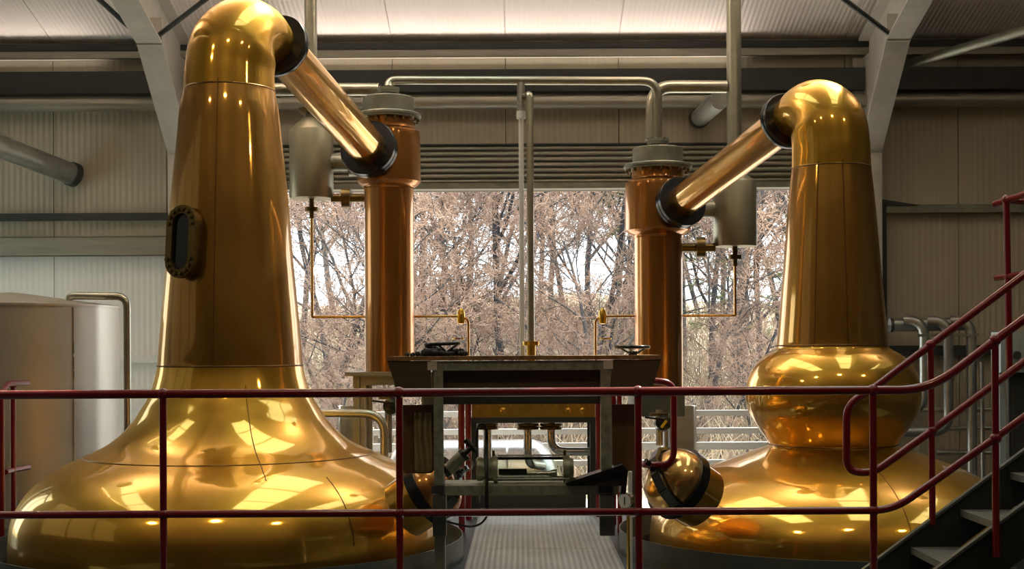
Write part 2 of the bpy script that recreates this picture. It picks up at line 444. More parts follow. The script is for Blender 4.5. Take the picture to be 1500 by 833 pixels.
# added out-of-view pendants, put in to brighten the roof lining
def roof_fill(x, y, power):
    z = 4.42
    t = thing('fill_pendant', 'added bowl-shaped fill lamp throwing its light up at the roof', 'lamp', (x, y, z), 'added fill uplights under the roof')
    MB().lathe([(-.16, .03), (-.13, .14), (-.06, .22), (.0, .25), (.0, .235), (-.05, .20), (-.10, .13), (-.11, .02)], (x, y, z), seg=32).build('bowl', GALV, t, 40)
    for k in range(3):
        a = 2*PI*k/3
        MB().tube([(x+.24*math.cos(a), y+.24*math.sin(a), z), (x, y, z+.35)], .004, 6).build('wire', GALV, t)
    MB().tube([(x, y, z+.34), (x, y, roofz(y)-.005)], .006, 6).build('stem', GALV, t)
    l = bpy.data.lights.new('lamp_light', 'AREA'); l.shape = 'DISK'; l.size = .4; l.energy = power; l.color = (1.0, .84, .66)
    o = bpy.data.objects.new('lamp_light', l); col.objects.link(o); o.parent = t; o.location = (0, 0, -.02); o.rotation_euler = (PI, 0, 0)
for x, pw in ((-4.6, 40), (-2.0, 40), (1.6, 40), (4.6, 15)): roof_fill(x, 9.6, pw)
# added fill battens hidden behind the eaves beam lip to brighten the roof lining
def batten(x, L, power, label):
    y, z = YW-.085, wz(111)+.001
    t = thing('fill_batten', label, 'lamp', (x, y, z))
    MB().box((x-L/2, y-.03, z), (x+L/2, y+.03, z+.03)).build('housing', WHITEP, t, 0)
    l = bpy.data.lights.new('lamp_light', 'AREA'); l.shape = 'RECTANGLE'; l.size = L-.1; l.size_y = .04; l.energy = power; l.color = (1.0, .86, .74)
    o = bpy.data.objects.new('lamp_light', l); col.objects.link(o); o.parent = t; o.location = (0, -.012, .038)
    o.rotation_euler = Vector((0, .55, -.8)).to_track_quat('Z', 'Y').to_euler()
batten(-.15, 4.6, 12, 'long added fill batten on the eaves beam between the two rafters')
batten(-5.2, 2.4, 3.5, 'added fill batten on the eaves beam left of the pale rafter')

# platform floor with round holes for the stills, walkway grating, ground floor
LX, LY = P(338, 515, 8.25).x, 8.25
RX, RY = P(1219, 515, 8.5).x, 8.5
LTOE, RTOE = 1.45, 1.38
YEND = 10.85
import bmesh
bm = bmesh.new()
loops = [[(XL, YF), (XR, YF), (XR, YEND), (XL, YEND)]]
for cx, cy, rr in ((LX, LY, LTOE), (RX, RY, RTOE)):
    loops.append([(cx+min(rr, YEND-cy-.06 if False else rr)*math.cos(2*PI*k/64), min(cy+rr*math.sin(2*PI*k/64), YEND-.05)) for k in range(64)])
ed = []
for lp in loops:
    vv = [bm.verts.new((x, y, 0)) for x, y in lp]
    ed += [bm.edges.new((vv[i], vv[(i+1) % len(vv)])) for i in range(len(vv))]
bmesh.ops.triangle_fill(bm, use_beauty=True, use_dissolve=False, edges=ed)
r_ = bmesh.ops.extrude_face_region(bm, geom=bm.faces[:])
for e in r_['geom']:
    if isinstance(e, bmesh.types.BMVert): e.co.z = -.08
bmesh.ops.recalc_face_normals(bm, faces=bm.faces[:])
me = bpy.data.meshes.new('floor'); bm.to_mesh(me); bm.free(); me.materials.append(PLAT)
floor = bpy.data.objects.new('floor', me); col.objects.link(floor)
tag(floor, 'dark steel platform floor with round cut-outs for the two stills', None, None, 'structure')
WX0, WX1 = -0.37, 0.62
for k in range(4):
    y0 = 6.3 + (YEND-6.3)*k/4
    MB().box((WX0+.02, y0+.004, .001), (WX1-.02, y0+(YEND-6.3)/4-.004, .014)).build('grating_panel', GRATE, floor, 0)
tag(MB().box((XL, YF, ZLOW-.1), (XR, YW+.2, ZLOW)).build('floor_lower', CONC), 'concrete ground floor below the platform edge', None, None, 'structure')

# ---- steel on the back wall (heights read off the photo at the wall plane)
def wx(px): return P(px, 300, YW).x
tn = [0]
def trim(mb, material, label, smooth=40):
    tn[0] += 1
    return tag(mb.build('trim_%d' % tn[0], material, None, smooth), label, None, None, 'structure')
def cee(mb, x0, x1, zt, zb, dep, lip=.03, t=.006):
    """open C rail, its mouth turned to the wall side below"""
    mb.box((x0, YW-dep, zb), (x1, YW-dep+t, zt)); mb.box((x0, YW-dep, zt-t), (x1, YW, zt)); mb.box((x0, YW-dep, zb), (x1, YW-dep+lip, zb+t))
    return mb
def hbar(x0, x1, yt, yb, dep, material, label):
    d = YW-dep
    return trim(MB().box((x0, d, P(PX, yb, d).z), (x1, YW-.001, P(PX, yt, d).z)), material, label, 0)
hbar(XL, XR, 61, 73, .10, BEAMD, 'dark eaves angle under the roof edge')
trim(cee(MB(), XL, XR, wz(75), wz(87), .11, .05), RAILG, 'galvanised eaves rail below the dark roof edge')
trim(MB().box((XL, YW-.15, wz(138)), (XR, YW-.001, wz(111))).box((XL, YW-.15, wz(111)), (XR, YW-.14, wz(106))), BEAMD, 'deep dark beam running along the top of the back wall', 0)
zt = P(PX, 150, YW-.16).z
trim(MB().tube([(XL, YW-.16, zt), (XR, YW-.16, zt)], .062, 20), RAILG, 'round galvanised tube running the whole length of the back wall')
# left bay rails
trim(MB().box((XL, YW-.09, wz(320)), (wx(400), YW-.001, wz(310))), BEAMD, 'thin dark wall rail left of the tall still', 0)
trim(cee(MB(), XL, wx(395), wz(345), wz(373), .14, .09), RAILG, 'wide galvanised channel rail behind the tall still')
trim(MB().box((XL, YW-.08, wz(528)), (wx(395), YW-.001, wz(519))), WHITEP, 'white wall rail beside the steel tank', 0)
# right bay rails and frame
rt = trim(MB().box((wx(1294), YW-.10, wz(316)), (XR, YW-.001, wz(304))), GALVD, 'galvanised head rail on the right bay of the back wall', 0)
MB().prism([(wx(1262), YW-.12, wz(297)), (wx(1283), YW-.12, wz(296)), (wx(1340), YW-.12, wz(305)), (wx(1262), YW-.12, wz(305))], (0, .1, 0)).build('bracket', BEAMD, rt, 0)
MB().box((wx(1283), YW-.11, wz(520)), (wx(1294), YW-.001, wz(304))).build('upright', BEAMD, rt, 0)
trim(MB().box((wx(1230), YW-.09, wz(524)), (XR, YW-.001, wz(509))), BEAMD, 'dark sill rail behind the downpipes', 0)

# ---- half raised roller shutter above the door opening: every slat its own piece
door = tag(MB().box((OX0-.12, YW-.10, OZ0), (OX0, YW-.002, OZ1+.5)).box((OX1, YW-.10, OZ0), (OX1+.10, YW-.002, OZ1+.5)).build('door_1', GALVD, None, 0),
           'wide roller shutter door rolled up over the opening', None, None, 'structure')
zs0 = wz(214); zs1 = wz(271); ns = 7; hs_ = (zs0-zs1)/ns
for k in range(ns):
    zt_, zb_ = zs0 - hs_*k, zs0 - hs_*(k+1) + .006
    pr = []
    for q in range(9):
        a = q/8; pr.append((OX0, YW-.035 - .045*math.sin(PI*a)**.8, zb_ + (zt_-zb_)*a))
    pr += [(OX0, YW-.012, zt_), (OX0, YW-.012, zb_)]
    MB().prism(pr, (OX1-OX0, 0, 0)).build('slat', SLAT, door, 30)
MB().box((OX0, YW-.10, OZ1-.005), (OX1, YW-.01, OZ1+.05)).build('bottom_bar', GALVD, door, 0)
MB().box((OX0, YW-.09, zs0-.004), (OX1, YW-.002, zs0+.012)).build('header_angle', BEAMD, door, 0)

# ---- portal frame rafters with haunches
def rafter(X, pts, wid, label):
    """pts: bottom flange line (y, z) from column outwards"""
    r = thing('trim_%d' % (tn[0]+1), label, None, (X, pts[0][0], pts[0][1]), None, 'structure'); tn[0] += 1
    top = [(y, roofz(y)-.16) for y, z in pts]
    web = [(X-.006, y, z) for y, z in pts] + [(X-.006, y, z) for y, z in reversed(top)]
    MB().prism(web, (.012, 0, 0)).build('web', STEELP, r, 0)
    for i in range(len(pts)-1):
        (y0, z0), (y1, z1) = pts[i], pts[i+1]
        d = Vector((0, y1-y0, z1-z0)); n = Vector((0, -d.z, d.y)).normalized()
        if n.z > 0: n = -n
        MB().obox(Vector((X, (y0+y1)/2, (z0+z1)/2)), Vector((wid/2, 0, 0)), d/2*.999, n*.009).build('bottom_flange', STEELP, r, 0)
    y0, y1 = pts[0][0], pts[-1][0]
    MB().obox(Vector((X, (y0+y1)/2, (roofz(y0)+roofz(y1))/2-.16)), Vector((wid/2, 0, 0)), Vector((0, (y1-y0)/2, (roofz(y1)-roofz(y0))/2)), Vector((0, 0, .009))).build('top_flange', STEELP, r, 0)
    yc, zc = pts[0]
    MB().box((X-wid/2, yc-.02, ZLOW), (X+wid/2, yc, zc)).box((X-.006, yc, ZLOW), (X+.006, YW-.02, roofz(YW)-.2)).box((X-wid/2, YW-.06, ZLOW), (X+wid/2, YW-.04, roofz(YW)-.2)).build('column', STEELP, r, 0)
    yj, zj = pts[1]
    MB().obox((X, yj, zj+.1), (wid/2, 0, 0), (0, .012, 0), (0, 0, .12)).build('stiffener', STEELP, r, 0)
    return r
def rp3(y): return roofz(y)
lh, lj = P(270, 226, 12.464), P(219, 63, 11.45)
rafter(lj.x, [(lh.y, lh.z), (lj.y, lj.z), (YR+.3, lj.z + PITCH*(lj.y-YR-.3))], .225, 'pale steel roof rafter with haunch above the tall still')
rh, rj = P(1268, 224, 12.464), P(1316, 57, 11.515)
rafter(rj.x, [(rh.y, rh.z), (rj.y, rj.z), (YR+.3, rj.z + PITCH*(rj.y-YR-.3))], .21, 'grey steel roof rafter with haunch above the shorter still')
def rod(a, b, r, label):
    return trim(MB().tube([a, b], r, 10), BEAMD, label)
rod(P(196, 46, 11.45), P(90, -52, 10.617), .022, 'dark bracing rod running left from the pale rafter')
rod(P(232, 52, 11.392), P(345, -34, 10.867), .022, 'dark bracing rod running right from the pale rafter')
rod(P(1301, 48, 11.45), P(1190, -36, 10.867), .022, 'dark bracing rod meeting the grey rafter')

# ------------------------------------------------------------------ pot stills
def radius_at(pts, zq):
    for a, b in zip(pts, pts[1:]):
        if (a.x-zq)*(b.x-zq) <= 0 and a.x != b.x: return a.y + (b.y-a.y)*(zq-a.x)/(b.x-a.x)
    return pts[-1].y

def build_still(label, cx, cy, k, prof, under_R, seam_py, head, split_py, arm_end, arm_r, disc_r, vseams, arm_label=None):
    def z(py): return EYE - (py-PY)*k
    t = thing('pot_still', label, 'pot still', (cx, cy, ZLOW))
    fr = cy/math.hypot(cx, cy)          # a round body seen off-axis looks wider by 1/cos
    pp = [(z(py), w_*k*fr) for py, w_ in prof]
    z0 = pp[-1][0]; R = under_R*fr
    full = [(z0-1.15, R*.25), (z0-1.08, R*.6), (z0-.9, R*.82), (z0-.6, R*.96), (z0-.28, R)] + list(reversed(pp))
    pts = spline([Vector((h, r, 0)) for h, r in full], 6)
    zs = z(split_py)
    lower = [p for p in pts if p.x < zs-.002] + [Vector((zs, radius_at(pts, zs), 0))]
    upper = [Vector((zs, radius_at(pts, zs), 0))] + [p for p in pts if p.x > zs+.002]
    pot = MB().lathe([(p.x, max(p.y, .02)) for p in lower], (cx, cy, 0), seg=112).build('pot', COP, t, 60)
    neck = MB().lathe([(p.x, p.y) for p in upper], (cx, cy, 0), seg=80).build('neck', COPN, t, 60)
    # swan neck head: swept tube
    hp = spline([Vector(q[0]) for q in head], 8)
    hr = [v.x for v in spline([Vector((q[1], 0, 0)) for q in head], 8)]
    hd = MB().tube(hp, hr, 64).build('swan_neck', COP, t, 60)
    for py in seam_py:
        zz = z(py); MB().torus((cx, cy, zz), (0, 0, 1), radius_at(pts, zz)+.0005, .0045, 96, 6).build('seam_ring', SEAM, pot if zz < zs else neck)
    for (ang, y0, y1) in vseams:
        path = []
        n = 14
        for i in range(n+1):
            zz = z(y0 + (y1-y0)*i/n); rr = radius_at(pts, zz)+.001
            path.append((cx + rr*math.sin(ang), cy - rr*math.cos(ang), zz))
        MB().tube(path, .003, 6).build('upright_seam', SEAM, pot if z(y1) < zs-.01 else neck)
    # flange where the head meets the lyne arm
    e = hp[-1]; d = (Vector(arm_end)-e).normalized()
    fl = MB().lathe([(-.035, disc_r), (-.030, disc_r+.004), (-.004, disc_r+.004), (0, disc_r-.004), (.003, disc_r-.004), (.004, disc_r+.004), (.030, disc_r+.004), (.035, disc_r)], e, d, 64).build('head_flange', BLACK, t)
    # lyne arm
    a0, a1 = e, Vector(arm_end)
    arm = MB().lathe([(0, arm_r[0]), ((a1-a0).length*.5, (arm_r[0]+arm_r[1])/2), ((a1-a0).length, arm_r[1])], a0, d, 56).build('lyne_arm', COPA, t)
    return t, pts, z, hp, d

# tall still on the left of the walkway
kL = 8.25/F
profL = [(131, 67.5), (160, 73), (200, 77), (290, 86.5), (375, 93), (450, 100), (510, 105), (535, 107), (556, 112), (576, 119), (596, 131), (614, 143),
         (632, 160), (648, 182), (662, 212), (676, 242), (692, 268), (712, 290), (738, 306), (768, 313)]
headL = [((LX, LY, EYE+384*kL), 67.5*kL*.976), ((LX+.004, LY+.003, EYE+415*kL), 66*kL*.976), ((LX+.028, LY+.02, EYE+448*kL), .272), ((LX+.085, LY+.08, EYE+472*kL), .235),
         ((LX+.165, LY+.20, EYE+478*kL), .185), ((LX+.245, LY+.34, EYE+468*kL), .135)]
armL = P(541, 219, 10.11)
stL, ptsL, zL, hpL, dL = build_still('tall golden copper pot still with a broad onion base and oval sight glass', LX, LY, kL, profL, 313*kL, (131, 533, 662),
    headL, 535, armL, (.142, .144), .205, [(.40, 560, 680), (.75, 680, 765), (-.02, 125, 530)])
# shorter still on the right
kR = 8.5/F
profR = [(249, 58.5), (300, 64), (400, 72.5), (480, 79.5), (508, 82.5), (514, 86), (522, 100), (534, 113), (548, 122), (566, 127.5), (586, 129), (606, 124.5), (624, 114), (640, 102),
         (650, 96), (655, 97), (662, 116), (672, 146), (684, 178), (700, 213), (720, 243), (746, 265), (776, 274)]
headR = [((RX, RY, EYE+266*kR), 58.5*kR*.973), ((RX-.002, RY, EYE+300*kR), 57.5*kR*.973), ((RX-.022, RY+.015, EYE+332*kR), .243), ((RX-.075, RY+.07, EYE+352*kR), .212),
         ((RX-.145, RY+.17, EYE+357*kR), .17), ((RX-.225, RY+.30, EYE+347*kR), .125)]
armR = P(997, 297, 10.217)
stR, ptsR, zR, hpR, dR = build_still('shorter golden copper pot still with a ball-shaped bulge below its neck', RX, RY, kR, profR, 274*kR, (249, 508, 652),
    headR, 510, armR, (.125, .122), .184, [(.15, 660, 770), (-.55, 245, 505), (.05, 245, 505)])

# oval sight glass on the tall neck
def sight_glass(t, ang, zc, hh, ww, pts, cx, cy):
    rr = radius_at(pts, zc)
    slope = (radius_at(pts, zc+.15)-radius_at(pts, zc-.15))/.3
    n = Vector((math.sin(ang), -math.cos(ang), 0)); up = Vector((n.x*slope, n.y*slope, 1)).normalized()
    side = up.cross(n).normalized(); nn = side.cross(up).normalized()
    if nn.dot(n) < 0: nn = -nn
    c = Vector((cx, cy, zc)) + n*rr
    def oval(w_, h_, off, m_=14):
        o = []
        for i in range(m_+1): a = PI*i/m_; o.append(c + nn*off + side*w_*math.cos(a) + up*(h_-w_ + w_*math.sin(a)))
        for i in range(m_+1): a = PI + PI*i/m_; o.append(c + nn*off + side*w_*math.cos(a) + up*(-(h_-w_) + w_*math.sin(a)))
        return o
    def ring(mb, a, b):
        i0 = len(mb.v); n_ = len(a); mb.v += [tuple(p) for p in a] + [tuple(p) for p in b]
        mb.f += [(i0+i, i0+(i+1) % n_, i0+n_+(i+1) % n_, i0+n_+i) for i in range(n_)]
    fr = MB()
    ring(fr, oval(ww*1.05, hh*1.02, -.05), oval(ww*1.05, hh*1.02, .045)); ring(fr, oval(ww*1.05, hh*1.02, .045), oval(ww*1.28, hh*1.1, .045))
    ring(fr, oval(ww*1.28, hh*1.1, .045), oval(ww*1.28, hh*1.1, .075)); ring(fr, oval(ww*1.28, hh*1.1, .075), oval(ww*.72, hh*.85, .078)); ring(fr, oval(ww*.72, hh*.85, .078), oval(ww*.72, hh*.85, .03))
    f = fr.build('sight_glass_frame', BRONZE, t, 40)
    MB().prism(oval(ww*.74, hh*.86, .045), nn*.012).build('sight_glass_pane', DGLASS, f, 0)
    b = MB(); o = oval(ww*1.0, hh*.98, .08, 7)
    for p in o: b.lathe([(-.004, .013), (.014, .013)], p, nn, 6)
    tag(b.build('bolt_ring', BRONZE, f, 40), None, None, None, 'stuff')
sight_glass(stL, -math.radians(27), zL(360), .20, .088, ptsL, LX, LY)

# manways
def manway(t, c, axis, r, smooth_lid=COP, strap=1):
    ax = Vector(axis).normalized()
    MB().lathe([(-.18, r*.95), (-.02, r*.95)], c, ax, 48).build('manway_neck', COP, t, 40)
    MB().lathe([(-.03, r*.95), (-.03, r*1.09), (.035, r*1.09), (.035, r*.98)], c, ax, 48).build('manway_collar', BLACK, t, 40)
    lid = MB().lathe([(.03, r*1.0), (.06, r*.985), (.105, r*.89), (.145, r*.68), (.168, r*.38), (.175, .01)], c, ax, 48).build('manway_lid', smooth_lid, t, 60)
    side = ax.cross(Vector((0, 0, 1))).normalized(); up = side.cross(ax).normalized()
    dirn = (up*.75 + side*.66*(1 if ax.x < 0 else -1)*strap).normalized()
    pts = [c + ax*h + dirn*q for q, h in ((-r*1.12, .0), (-r*1.12, .07), (-r*.8, .16), (-r*.3, .205), (r*.3, .205), (r*.8, .16), (r*1.12, .07), (r*1.12, .0))]
    m_ = MB()
    wv = ax.cross(dirn).normalized()
    for a, b in zip(pts, pts[1:]):
        m_.beam(a, b, .055, .02, ax if abs((b-a).normalized().dot(ax)) < .9 else dirn)
    m_.build('clamp_strap', BLACK, lid, 0)
    MB().lathe([(0, .028), (.03, .028), (.032, .016), (.075, .016)], c + ax*.205, ax, 8).build('clamp_bolt', BLACK, lid, 30)
manway(stR, P(994, 708, 7.52), (-.72, -.47, .51), .195, COPA)
manway(stL, P(628, 722, 7.42), (.80, -.25, .54), .18, COPC)

# toe plates round the stills
def toe(cx, cy, r, a0, a1, label):
    n = 48; m_ = MB(); inn = []; out = []
    for i in range(n+1):
        a = a0 + (a1-a0)*i/n
        inn.append((cx+(r-.006)*math.cos(a), cy+(r-.006)*math.sin(a))); out.append((cx+r*math.cos(a), cy+r*math.sin(a)))
    vs_ = [(x, y, z_) for z_ in (.0, .15) for x, y in inn+out]; N_ = n+1; fs_ = []
    for i in range(n):
        fs_ += [(i, i+1, 2*N_+i+1, 2*N_+i), (N_+i, 3*N_+i, 3*N_+i+1, N_+i+1), (2*N_+i, 2*N_+i+1, 3*N_+i+1, 3*N_+i)]
    m_.add(vs_, fs_)
    return tag(m_.build('toe_plate', TOE), label, 'toe plate')
toe(LX, LY, LTOE+.006, 0, 2*PI, 'grey curved toe plate round the tall still')
toe(RX, RY, RTOE+.006, 0, 2*PI, 'grey curved toe plate round the shorter still')

# ------------------------------------------------------------------ condensers
def condenser(label, px, d, colr, ys, cap_top):
    c = P(px, 515, d); k = d/F
    def z(py): return P(px, py, d).z
    base = ys['bottom']
    t = thing('condenser', label, 'condenser', (c.x, d, z(base)))
    MB().lathe([(z(base), colr*k), (z(ys['sh_bot']), colr*k)], (c.x, d, 0), seg=64).build('column', COPC, t)
    hr = ys['head_r']*k; nr = ys['neck_r']*k
    a, b = z(ys['sh_bot']), z(ys['sh_top'])
    prof = [(a-.01, colr*k*1.03), (a+.012, colr*k*1.03), (a+.02, colr*k*1.12), (a+.05, hr*.985), (a+.085, hr), (b-.06, hr*.985), (b-.03, hr*.96), (b-.008, hr*.88), (b, nr*1.02), (b+.02, nr)]
    MB().lathe([(p.x, p.y) for p in spline([Vector((h, r, 0)) for h, r in prof], 4)], (c.x, d, 0), seg=64).build('head', COPC, t, 60)
    f0, f1 = z(ys['fl_bot']), z(ys['fl_top'])
    MB().lathe([(b+.0, nr), (f0-.02, nr)], (c.x, d, 0), seg=48).build('neck', COPC, t)
    fr = ys['fl_r']*k
    fg = MB().lathe([(f0-.022, nr), (f0-.022, fr*.96), (f0-.004, fr*.96), (f0-.004, fr), (f0+.012, fr), (f0+.02, fr*.98), (f0+.022, nr)], (c.x, d, 0), seg=64).build('flange', GALVD, t, 30)
    tag(MB().bolts((c.x, d, f0-.012), (0, 0, 1), fr*.9, 20, .012, .07).build('bolt_ring', BRONZE, fg, 30), None, None, None, 'stuff')
    dz = z(ys['drum_top'])
    MB().lathe([(f0+.02, ys['drum_r']*k), (dz-.01, ys['drum_r']*k), (dz, ys['drum_r']*k-.012)], (c.x, d, 0), seg=64).build('top_drum', GALVD, t, 30)
    nz = z(cap_top)
    nk = MB().lathe([(dz, .055), (nz-.05, .05), (nz-.05, .085), (nz-.028, .085), (nz-.028, .09), (nz-.006, .09), (nz, .05)], (c.x, d, 0), seg=32).build('outlet_neck', GALVD, t, 30)
    tag(MB().bolts((c.x, d, nz-.03), (0, 0, 1), .073, 8, .009, .065).build('bolt_ring', BRONZE, nk, 30), None, None, None, 'stuff')
    return t, c, nz
cdL, cL, nzL = condenser('copper shell condenser joined to the tall still, standing on a steel ledge', 571, 10.35, 36,
    dict(bottom=545, sh_bot=276, sh_top=189, head_r=46.5, neck_r=37.5, fl_bot=171, fl_top=165, fl_r=47.5, drum_top=143, drum_r=37.5), 128)
cdR, cR, nzR = condenser('copper shell condenser joined to the shorter still, beside the red hoop rail', 965, 10.483, 35,
    dict(bottom=578, sh_bot=347, sh_top=263, head_r=48.5, neck_r=38, fl_bot=245, fl_top=238, fl_r=50, drum_top=217, drum_r=37), 203)

# inlet collars (black flanges) on the condenser heads
for t, e, d, r, axisp in ((cdL, armL, dL, .222, cL), (cdR, armR, dR, .20, cR)):
    MB().lathe([(-.045, r*.60), (-.045, r*.97), (-.04, r), (-.008, r), (-.004, r*.97), (.0, r*.97), (.004, r), (.034, r), (.04, r*.97)], e, d, 64).build('inlet_flange', BLACK, t, 30)
    MB().lathe([(.03, r*.72), (.22, r*.72)], e, d, 48).build('inlet_branch', COPC, t)

# ledges and bases under the condensers
def ledge(px0, px1, py, d, label):
    a, b = P(px0, py, d-.35), P(px1, py, d-.35)
    t = thing('steel_ledge', label, 'ledge', ((a.x+b.x)/2, d, ZLOW))
    MB().box((a.x, d-.35, a.z-.03), (b.x, d+.3, a.z)).build('top_plate', RAILG, t, 0)
    MB().box((a.x+.14, d-.3, a.z-.10), (b.x-.05, d+.25, a.z-.03)).build('cross_beam', RAILG, t, 0)
    for x in (a.x+.10, b.x-.08):
        for y in (d-.28, d+.22):
            MB().box((x-.045, y-.008, ZLOW), (x+.045, y+.008, a.z-.03)).box((x-.006, y-.04, ZLOW), (x+.006, y+.04, a.z-.03)).build('leg', RAILG, t, 0)
    return t
ledge(505, 640, 545, 10.35, 'pale steel ledge carrying the condenser of the tall still')
def cbase(px0, px1, py, d, label):
    a, b = P(px0, py, d-.3), P(px1, py, d-.3)
    t = thing('condenser_stand', label, 'stand', ((a.x+b.x)/2, d, ZLOW))
    MB().box((a.x, d-.3, a.z-.17), (b.x, d+.3, a.z)).build('base_box', TOE, t, 0)
    for x in (a.x+.03, b.x-.03):
        for y in (d+.24, d+.29): MB().box((x-.03, y-.03, ZLOW), (x+.03, y+.03, a.z-.17)).build('leg', TOE, t, 0)
    return t
cbase(929, 1003, 578, 10.483, 'dark steel base box under the condenser of the shorter still')
# white steel posts seen through the opening
for px, w_, lab in ((511, .09, 'pale steel post below the ledge beside the tall still'), (994, .15, 'pale steel post between shorter still and its condenser')):
    q = P(px, 600, 11.97)
    t = thing('steel_post', lab, 'post', (q.x, 11.97, ZLOW))
    MB().box((q.x-w_, 11.866, ZLOW), (q.x-w_+.015, 12.074, P(px, 594, 11.97).z)).box((q.x+w_-.015, 11.866, ZLOW), (q.x+w_, 12.074, P(px, 594, 11.97).z)).build('flange', WHITEP, t, 0)
    MB().box((q.x-w_+.015, 11.964, ZLOW), (q.x+w_-.015, 11.977, P(px, 594, 11.97).z)).build('web', RAILG, t, 0)

# ------------------------------------------------------------------ after-cooler vessels with their pipes
def vessel(label, px0, px1, ytop, ybot, d, cone_top, cx_conn, conn_y, low_y, pipe_bot, g):
    k = d/F; cx = P((px0+px1)/2, ytop, d).x; r = (px1-px0)/2*k
    def z(py): return P((px0+px1)/2, py, d).z
    t = thing('steel_vessel', label, 'vessel', (cx, d, z(ybot)))
    MB().lathe([(z(ybot), r*.985), (z(ybot)+.012, r), (z(ytop), r), (z(ytop)+.015, r*.95), (z(cone_top)-.0, r*.32), (z(cone_top)+.03, r*.30)], (cx, d, 0), seg=56).build('shell', TINNED, t, 35)
    MB().lathe([(z(cone_top)+.02, .075), (z(cone_top)+.04, .105), (z(cone_top)+.065, .105), (z(cone_top)+.07, .06)], (cx, d, 0), seg=28).build('top_flange', BRONZE, t, 30)
    s_ = 1 if cx_conn > cx else -1
    zc = z(conn_y)
    MB().lathe([(r*.9, .07), (r+.13, .07), (r+.13, .115), (r+.155, .115), (r+.165, .115), (r+.19, .115), (r+.19, .07), (abs(cx_conn-cx)-.12, .07)], (cx, d, zc), (s_, 0, 0), 28).build('upper_connection', GALVD, t, 30)
    zl = z(low_y)
    MB().lathe([(r*.9, .035), (r+.07, .035), (r+.07, .085), (r+.10, .085), (r+.11, .085), (r+.14, .085), (r+.14, .035), (abs(cx_conn-cx)-.12, .035)], (cx, d, zl), (s_, 0, 0), 20).build('lower_connection', BRONZE, t, 30)
    zb = z(ybot)
    MB().lathe([(0, .022), (.07, .022), (.07, .055), (.085, .055), (.09, .055), (.105, .055), (.105, .02), (.16, .02)], (cx, d, zb), (0, 0, -1), 16).build('drain_flange', BRONZE, t, 30)
    return t, cx, zb
vL, vLx, vLz = vessel('olive-grey steel vessel hanging beside the condenser of the tall still', 424, 488, 192, 291, 10.75, 171, cL.x, 238, 290, 0, None)
vR, vRx, vRz = vessel('olive-grey steel vessel hanging beside the condenser of the shorter still', 1044, 1108, 268, 361, 10.75, 250, cR.x, 306, 362, 0, None)

def pipe(name, label, path, r, m=PIPE, seg=14, cat='pipe', fr=.1, group=None):
    return tag(MB().tube(fil(path, fr, 7), r, seg).build(name, m), label, cat, group)
# roof vent pipes down to the vessels
pipe('vent_pipe', 'upright olive vent pipe rising behind the arm of the tall still', [(vLx, 10.75, P(455, 160, 10.75).z), (vLx, 10.75, roofz(10.75)-.01)], .052, PIPE)
pipe('vent_pipe', 'upright olive vent pipe rising above the arm of the shorter still', [(vRx, 10.75, P(1076, 240, 10.75).z), (vRx, 10.75, roofz(10.75)-.01)], .060, PIPE)
# header pipe between the two condensers with its tee
zh = P(765, 118, 10.417).z
pipe('header_pipe', 'long thin steel pipe linking the tops of both condensers', [(cL.x, 10.35, nzL), (cL.x, 10.377, zh), (cR.x, 10.457, zh), (cR.x, 10.483, nzR)], .034, PIPE, 16, fr=.13)
pipe('overflow_pipe', 'thick steel pipe leaving the top of the left condenser behind the arm', [P(556, 131, 10.617), P(470, 131, 10.683), P(380, 131, 10.75)], .052, PIPE, 16)
pipe('overflow_pipe', 'thick steel pipe bending from the right condenser top to the vent pipe', [(cR.x-.03, 10.683, P(956, 205, 10.683).z), P(956, 127, 10.683), P(1064, 127, 10.75)], .052, PIPE, 16, fr=.16)
# drop pipes in the middle
q = P(763, 118, 10.417)
t = thing('drop_pipe', 'pale upright pipe teed down from the long header pipe', 'pipe', (q.x, 10.417, 1.142))
MB().tube([(q.x, 10.417, zh-.01), (q.x, 10.417, P(763, 168, 10.417).z)], .032, 14).build('upper_length', STEEL, t)
MB().lathe([(0, .036), (.03, .038), (.06, .036)], (q.x, 10.417, P(763, 174, 10.417).z), seg=16).build('union', WHITEP, t)
MB().tube([(q.x, 10.417, P(763, 172, 10.417).z), (q.x, 10.417, 1.142)], .021, 12).build('lower_length', WHITEP, t)
q2 = P(776, 145, 10.35)
t = thing('drop_pipe', 'upright olive pipe with hooked top and brass flange at its foot', 'pipe', (q2.x, 10.35, 1.142))
MB().tube(fil([(q2.x-.055, 10.457, P(770, 178, 10.457).z), (q2.x-.04, 10.43, P(770, 141, 10.35).z), (q2.x, 10.35, P(775, 136, 10.35).z), (q2.x, 10.35, P(775, 502, 10.35).z)], .06), .028, 14).build('run', PIPE, t)
zf = P(775, 502, 10.35).z
MB().lathe([(-.02, .062), (0, .066), (.012, .066), (.016, .03)], (q2.x, 10.35, zf), seg=24).build('flange', BRASS, t, 30)
MB().tube([(q2.x, 10.35, zf), (q2.x, 10.35, 1.142)], .036, 14).build('lower_length', BRASS, t)
